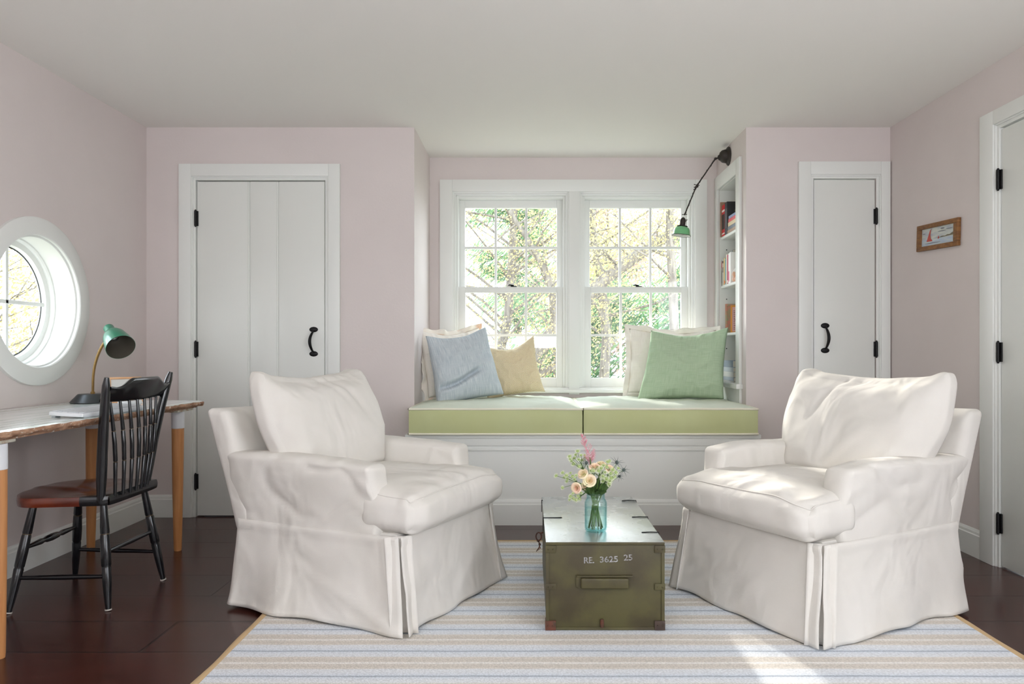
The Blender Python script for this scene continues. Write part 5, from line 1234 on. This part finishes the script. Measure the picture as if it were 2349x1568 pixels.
# ------------------------------------------------------------------ outside, seen from the upper floor: ground 3.2 m below
GZ = -3.2
LAWN = mat('lawn', C(132, 132, 112), .9, col2=C(150, 140, 122), nscale=.6)
g = MB(); g.box(-60, 60, 6.5, 90, GZ - .2, GZ).box(-60, -4, -20, 6.5, GZ - .2, GZ); struct('ground', g, LAWN, smooth=0)
BARK = mat('pale_bark', C(120, 114, 104), .9, col2=C(86, 80, 72), nscale=8, stretch=(3, 3, .6))
def leafm(name, c1, c2):
    m = bpy.data.materials.new(name); m.use_nodes = True; n = m.node_tree.nodes; l = m.node_tree.links; b = n['Principled BSDF']
    oi = n.new('ShaderNodeTexCoord'); z = n.new('ShaderNodeTexNoise'); z.inputs['Scale'].default_value = 2.6; cr = n.new('ShaderNodeValToRGB'); cr.color_ramp.elements[0].position = .4; cr.color_ramp.elements[1].position = .6
    cr.color_ramp.elements[0].color = c1; cr.color_ramp.elements[1].color = c2; l.new(oi.outputs['Object'], z.inputs['Vector']); l.new(z.outputs[0], cr.inputs[0]); l.new(cr.outputs[0], b.inputs['Base Color']); b.inputs['Roughness'].default_value = .7
    tl = n.new('ShaderNodeBsdfTranslucent'); mx = n.new('ShaderNodeMixShader'); mx.inputs[0].default_value = .5; l.new(cr.outputs[0], tl.inputs[0]); l.new(b.outputs[0], mx.inputs[1]); l.new(tl.outputs[0], mx.inputs[2]); l.new(mx.outputs[0], n['Material Output'].inputs[0])
    return m
LYEL = leafm('yellow_leaves', C(184, 166, 112), C(162, 154, 112)); LGRN = leafm('light_green_leaves', C(146, 154, 108), C(174, 162, 114)); LPIN = leafm('pine_needles', C(92, 128, 92), C(126, 156, 112)); LRED = leafm('russet_leaves', C(162, 140, 126), C(146, 126, 112))
def tree(label, base, H, trunk_r, spread, z_lo, nbr, nleaf, size, mm, seed, lean=(0, 0), kind='leaf', name='tree', sub=True, limbs=()):
    rnd = random.Random(seed); base = V(base)
    t = thing(name, label, 'tree', base, 0, 'trees outside the windows'); o = tuple(base)
    b = MB(o); tips = []
    top = base + V((lean[0], lean[1], H)); N = 10
    cv = [base.lerp(top, i / N) + V((rnd.uniform(-1, 1), rnd.uniform(-1, 1), 0)) * .10 * (i > 0) for i in range(N + 1)]
    b.tube(cv, [trunk_r * (1 - .8 * i / N) for i in range(N + 1)], 10)
    def at(s): k = min(N - 1, int(s * N)); return cv[k].lerp(cv[k + 1], s * N - k)
    segs = []
    for i in range(nbr):
        s = z_lo + (1 - z_lo) * (i + rnd.random() * .8) / nbr; s = min(.99, s); p = at(s); a = rnd.uniform(0, 2 * PI); L = spread * (1 - .55 * s) * rnd.uniform(.7, 1.15)
        up = rnd.uniform(.15, .8) if kind == 'leaf' else rnd.uniform(-.12, .15)
        q = [p]; d = V((math.cos(a), math.sin(a), up))
        for k in range(5):
            d += V((rnd.uniform(-.25, .25), rnd.uniform(-.25, .25), rnd.uniform(-.15, .2) if kind == 'leaf' else -.03)); q.append(q[-1] + d.normalized() * L / 5)
        r0 = trunk_r * .30 * (1 - .6 * s); b.tube(q, [r0 * (1 - .17 * k) for k in range(6)], 6); segs.append(q)
        if sub:
            for j in range(4):
                k = rnd.randint(1, 4); p2 = q[k]; d2 = V((rnd.uniform(-1, 1), rnd.uniform(-1, 1), rnd.uniform(-.3, .9))).normalized(); q2 = [p2]; L2 = L * .4
                for m_ in range(4): d2 = (d2 + V((rnd.uniform(-.3, .3), rnd.uniform(-.3, .3), rnd.uniform(-.2, .3)))).normalized(); q2.append(q2[-1] + d2 * L2 / 4)
                b.tube(q2, [r0 * .35, r0 * .28, r0 * .22, r0 * .15, r0 * .08], 4); segs.append(q2)
    for lp_, r0, r1 in limbs:
        q = [V(p) for p in lp_]; q = cr_(q, 5); b.tube(q, [r0 + (r1 - r0) * k / (len(q) - 1) for k in range(len(q))], 9); segs.append(q)
        for j in range(len(q) - 1):
            for _ in range(2):
                d2 = V((rnd.uniform(-1, 1), rnd.uniform(-.6, .6), rnd.uniform(-.5, 1))).normalized(); q2 = [q[j]]
                for m_ in range(5): d2 = (d2 + V((rnd.uniform(-.3, .3), rnd.uniform(-.3, .3), rnd.uniform(-.2, .3)))).normalized(); q2.append(q2[-1] + d2 * .22)
                b.tube(q2, [.022, .017, .013, .010, .007, .004], 4); segs.append(q2)
    b.build('trunk', BARK, t, smooth=60)
    f = MB(o); ncl = max(1, nleaf // 14)
    for i in range(ncl):
        q = rnd.choice(segs); k = rnd.randint(0, len(q) - 2); c = q[k].lerp(q[k + 1], rnd.random())
        rad = .30 if kind == 'leaf' else .34
        for j in range(14):
            p = c + V((rnd.gauss(0, 1), rnd.gauss(0, 1), rnd.gauss(0, 1) * (1 if kind == 'leaf' else .35))) * rad
            e1 = V((rnd.gauss(0, 1), rnd.gauss(0, 1), rnd.gauss(0, 1))).normalized(); e2 = e1.orthogonal().normalized(); e3 = e1.cross(e2); s_ = size * rnd.uniform(.6, 1.3)
            if kind == 'leaf': pts = [p - e2 * s_, p + e3 * s_ * .6 + e1 * s_ * .2, p + e2 * s_, p - e3 * s_ * .6 + e1 * s_ * .2]
            else: pts = [p - e2 * s_ * 2.2, p + e3 * s_ * .22, p + e2 * s_ * 2.2, p - e3 * s_ * .22]
            f.bm.faces.new([f._v(x) for x in pts])
    f.build('foliage', mm, t, smooth=0)
    return t
tree('big yellow leafed tree whose grey limbs slant across the left window', (-.9, 12.5, GZ), 9.5, .13, 4.2, .42, 34, 26000, .021, LYEL, 3, (.9, .5), limbs=(([(-1.15, 12.6, -1.2), (-.5, 12.2, .2), (.45, 12, 1.35), (1.3, 12, 2.2), (2.3, 12.2, 2.9)], .15, .09), ([(-.2, 12.3, .5), (.4, 12.6, .7), (1.0, 12.8, 1.2)], .09, .04), ([(.45, 12, 1.35), (.3, 11.8, 2.2), (-.3, 11.6, 3.2)], .08, .03)))
tree('light green tree with a thick grey limb between the two windows', (1.9, 15.0, GZ), 11, .15, 4.6, .38, 34, 22000, .025, LGRN, 5, (-1.0, 0))
tree('dark trunked tree in the right window above the pines', (2.15, 11.2, GZ), 10, .12, 2.6, .50, 22, 14000, .020, LYEL, 8, (.1, 0))
tree('green pine low in the right window', (1.35, 17.5, GZ), 5.6, .16, 2.9, .12, 34, 15000, .085, LPIN, 11, kind='pine', name='pine_tree')
tree('green pine at the right edge of the right window', (4.4, 19.0, GZ), 7.0, .16, 3.0, .12, 34, 13000, .09, LPIN, 12, kind='pine', name='pine_tree')
tree('tall pine far behind the left window', (-.4, 26.0, GZ), 12.5, .2, 2.6, .4, 30, 9000, .11, LPIN, 13, kind='pine', name='pine_tree')
tree('russet and grey bare tree far behind both windows', (3.2, 30.0, GZ), 10, .2, 6, .2, 34, 14000, .07, LRED, 14, name='tree')
tree('pale yellow tree far left of the left window', (-4.6, 20.0, GZ), 10, .18, 5, .2, 30, 16000, .055, LYEL, 16, name='tree')
tree('yellow tree seen through the round window', (-9.5, 11.0, GZ), 9, .17, 4.4, .2, 34, 42000, .032, LYEL, 17, name='tree')
# the slanting limb and its ivy, in front of the left window
# white house
t = thing('house', 'white clapboard house far below beyond the left window', 'house', (.55, 27.0, GZ)); o = (.55, 27.0, GZ)
HW = mat('white_siding', C(238, 240, 244), .7, bump=.3, bscale=8, bstretch=(.01, .01, 5)); RF = mat('grey_roof', C(190, 188, 186), .8); DW = mat('dark_window', C(120, 134, 150), .3)
b = MB(o); b.box(-3.6, 1.45, 26, 33, GZ, .55); b.build('wall', HW, t, smooth=0)
b = MB(o); b.prism([(-3.9, 25.7, .5), (1.7, 25.7, .5), (-1.1, 25.7, 1.9)], (0, 7.6, 0)); b.build('roof', HW, t, smooth=0)
b = MB(o); b.box(.18, .36, 25.95, 26.02, -.10, .70 - .3); b.build('window', DW, t, smooth=0)
b = MB(o); b.box(.14, .18, 25.94, 26.0, -.14, .44).box(.36, .40, 25.94, 26.0, -.14, .44).box(.26, .28, 25.93, 26.0, -.1, .4).box(.14, .40, 25.94, 26.0, .4, .44).box(.14, .40, 25.94, 26.0, .14, .16).box(.14, .4, 25.94, 26.0, -.14, -.1); b.build('window_trim', HW, t, smooth=0)
t = thing('garage', 'low building with a pale roof below the right window', 'building', (3.0, 24.0, GZ)); o = (3.0, 24.0, GZ)
b = MB(o); b.box(2.4, 8, 23, 27, GZ, .0 - .9); b.build('wall', HW, t, smooth=0); b = MB(o); b.prism([(2.0, 22.6, -.95), (2.0, 27.4, -.95), (2.0, 25, .15)], (7, 0, 0)); b.build('roof', RF, t, smooth=0)
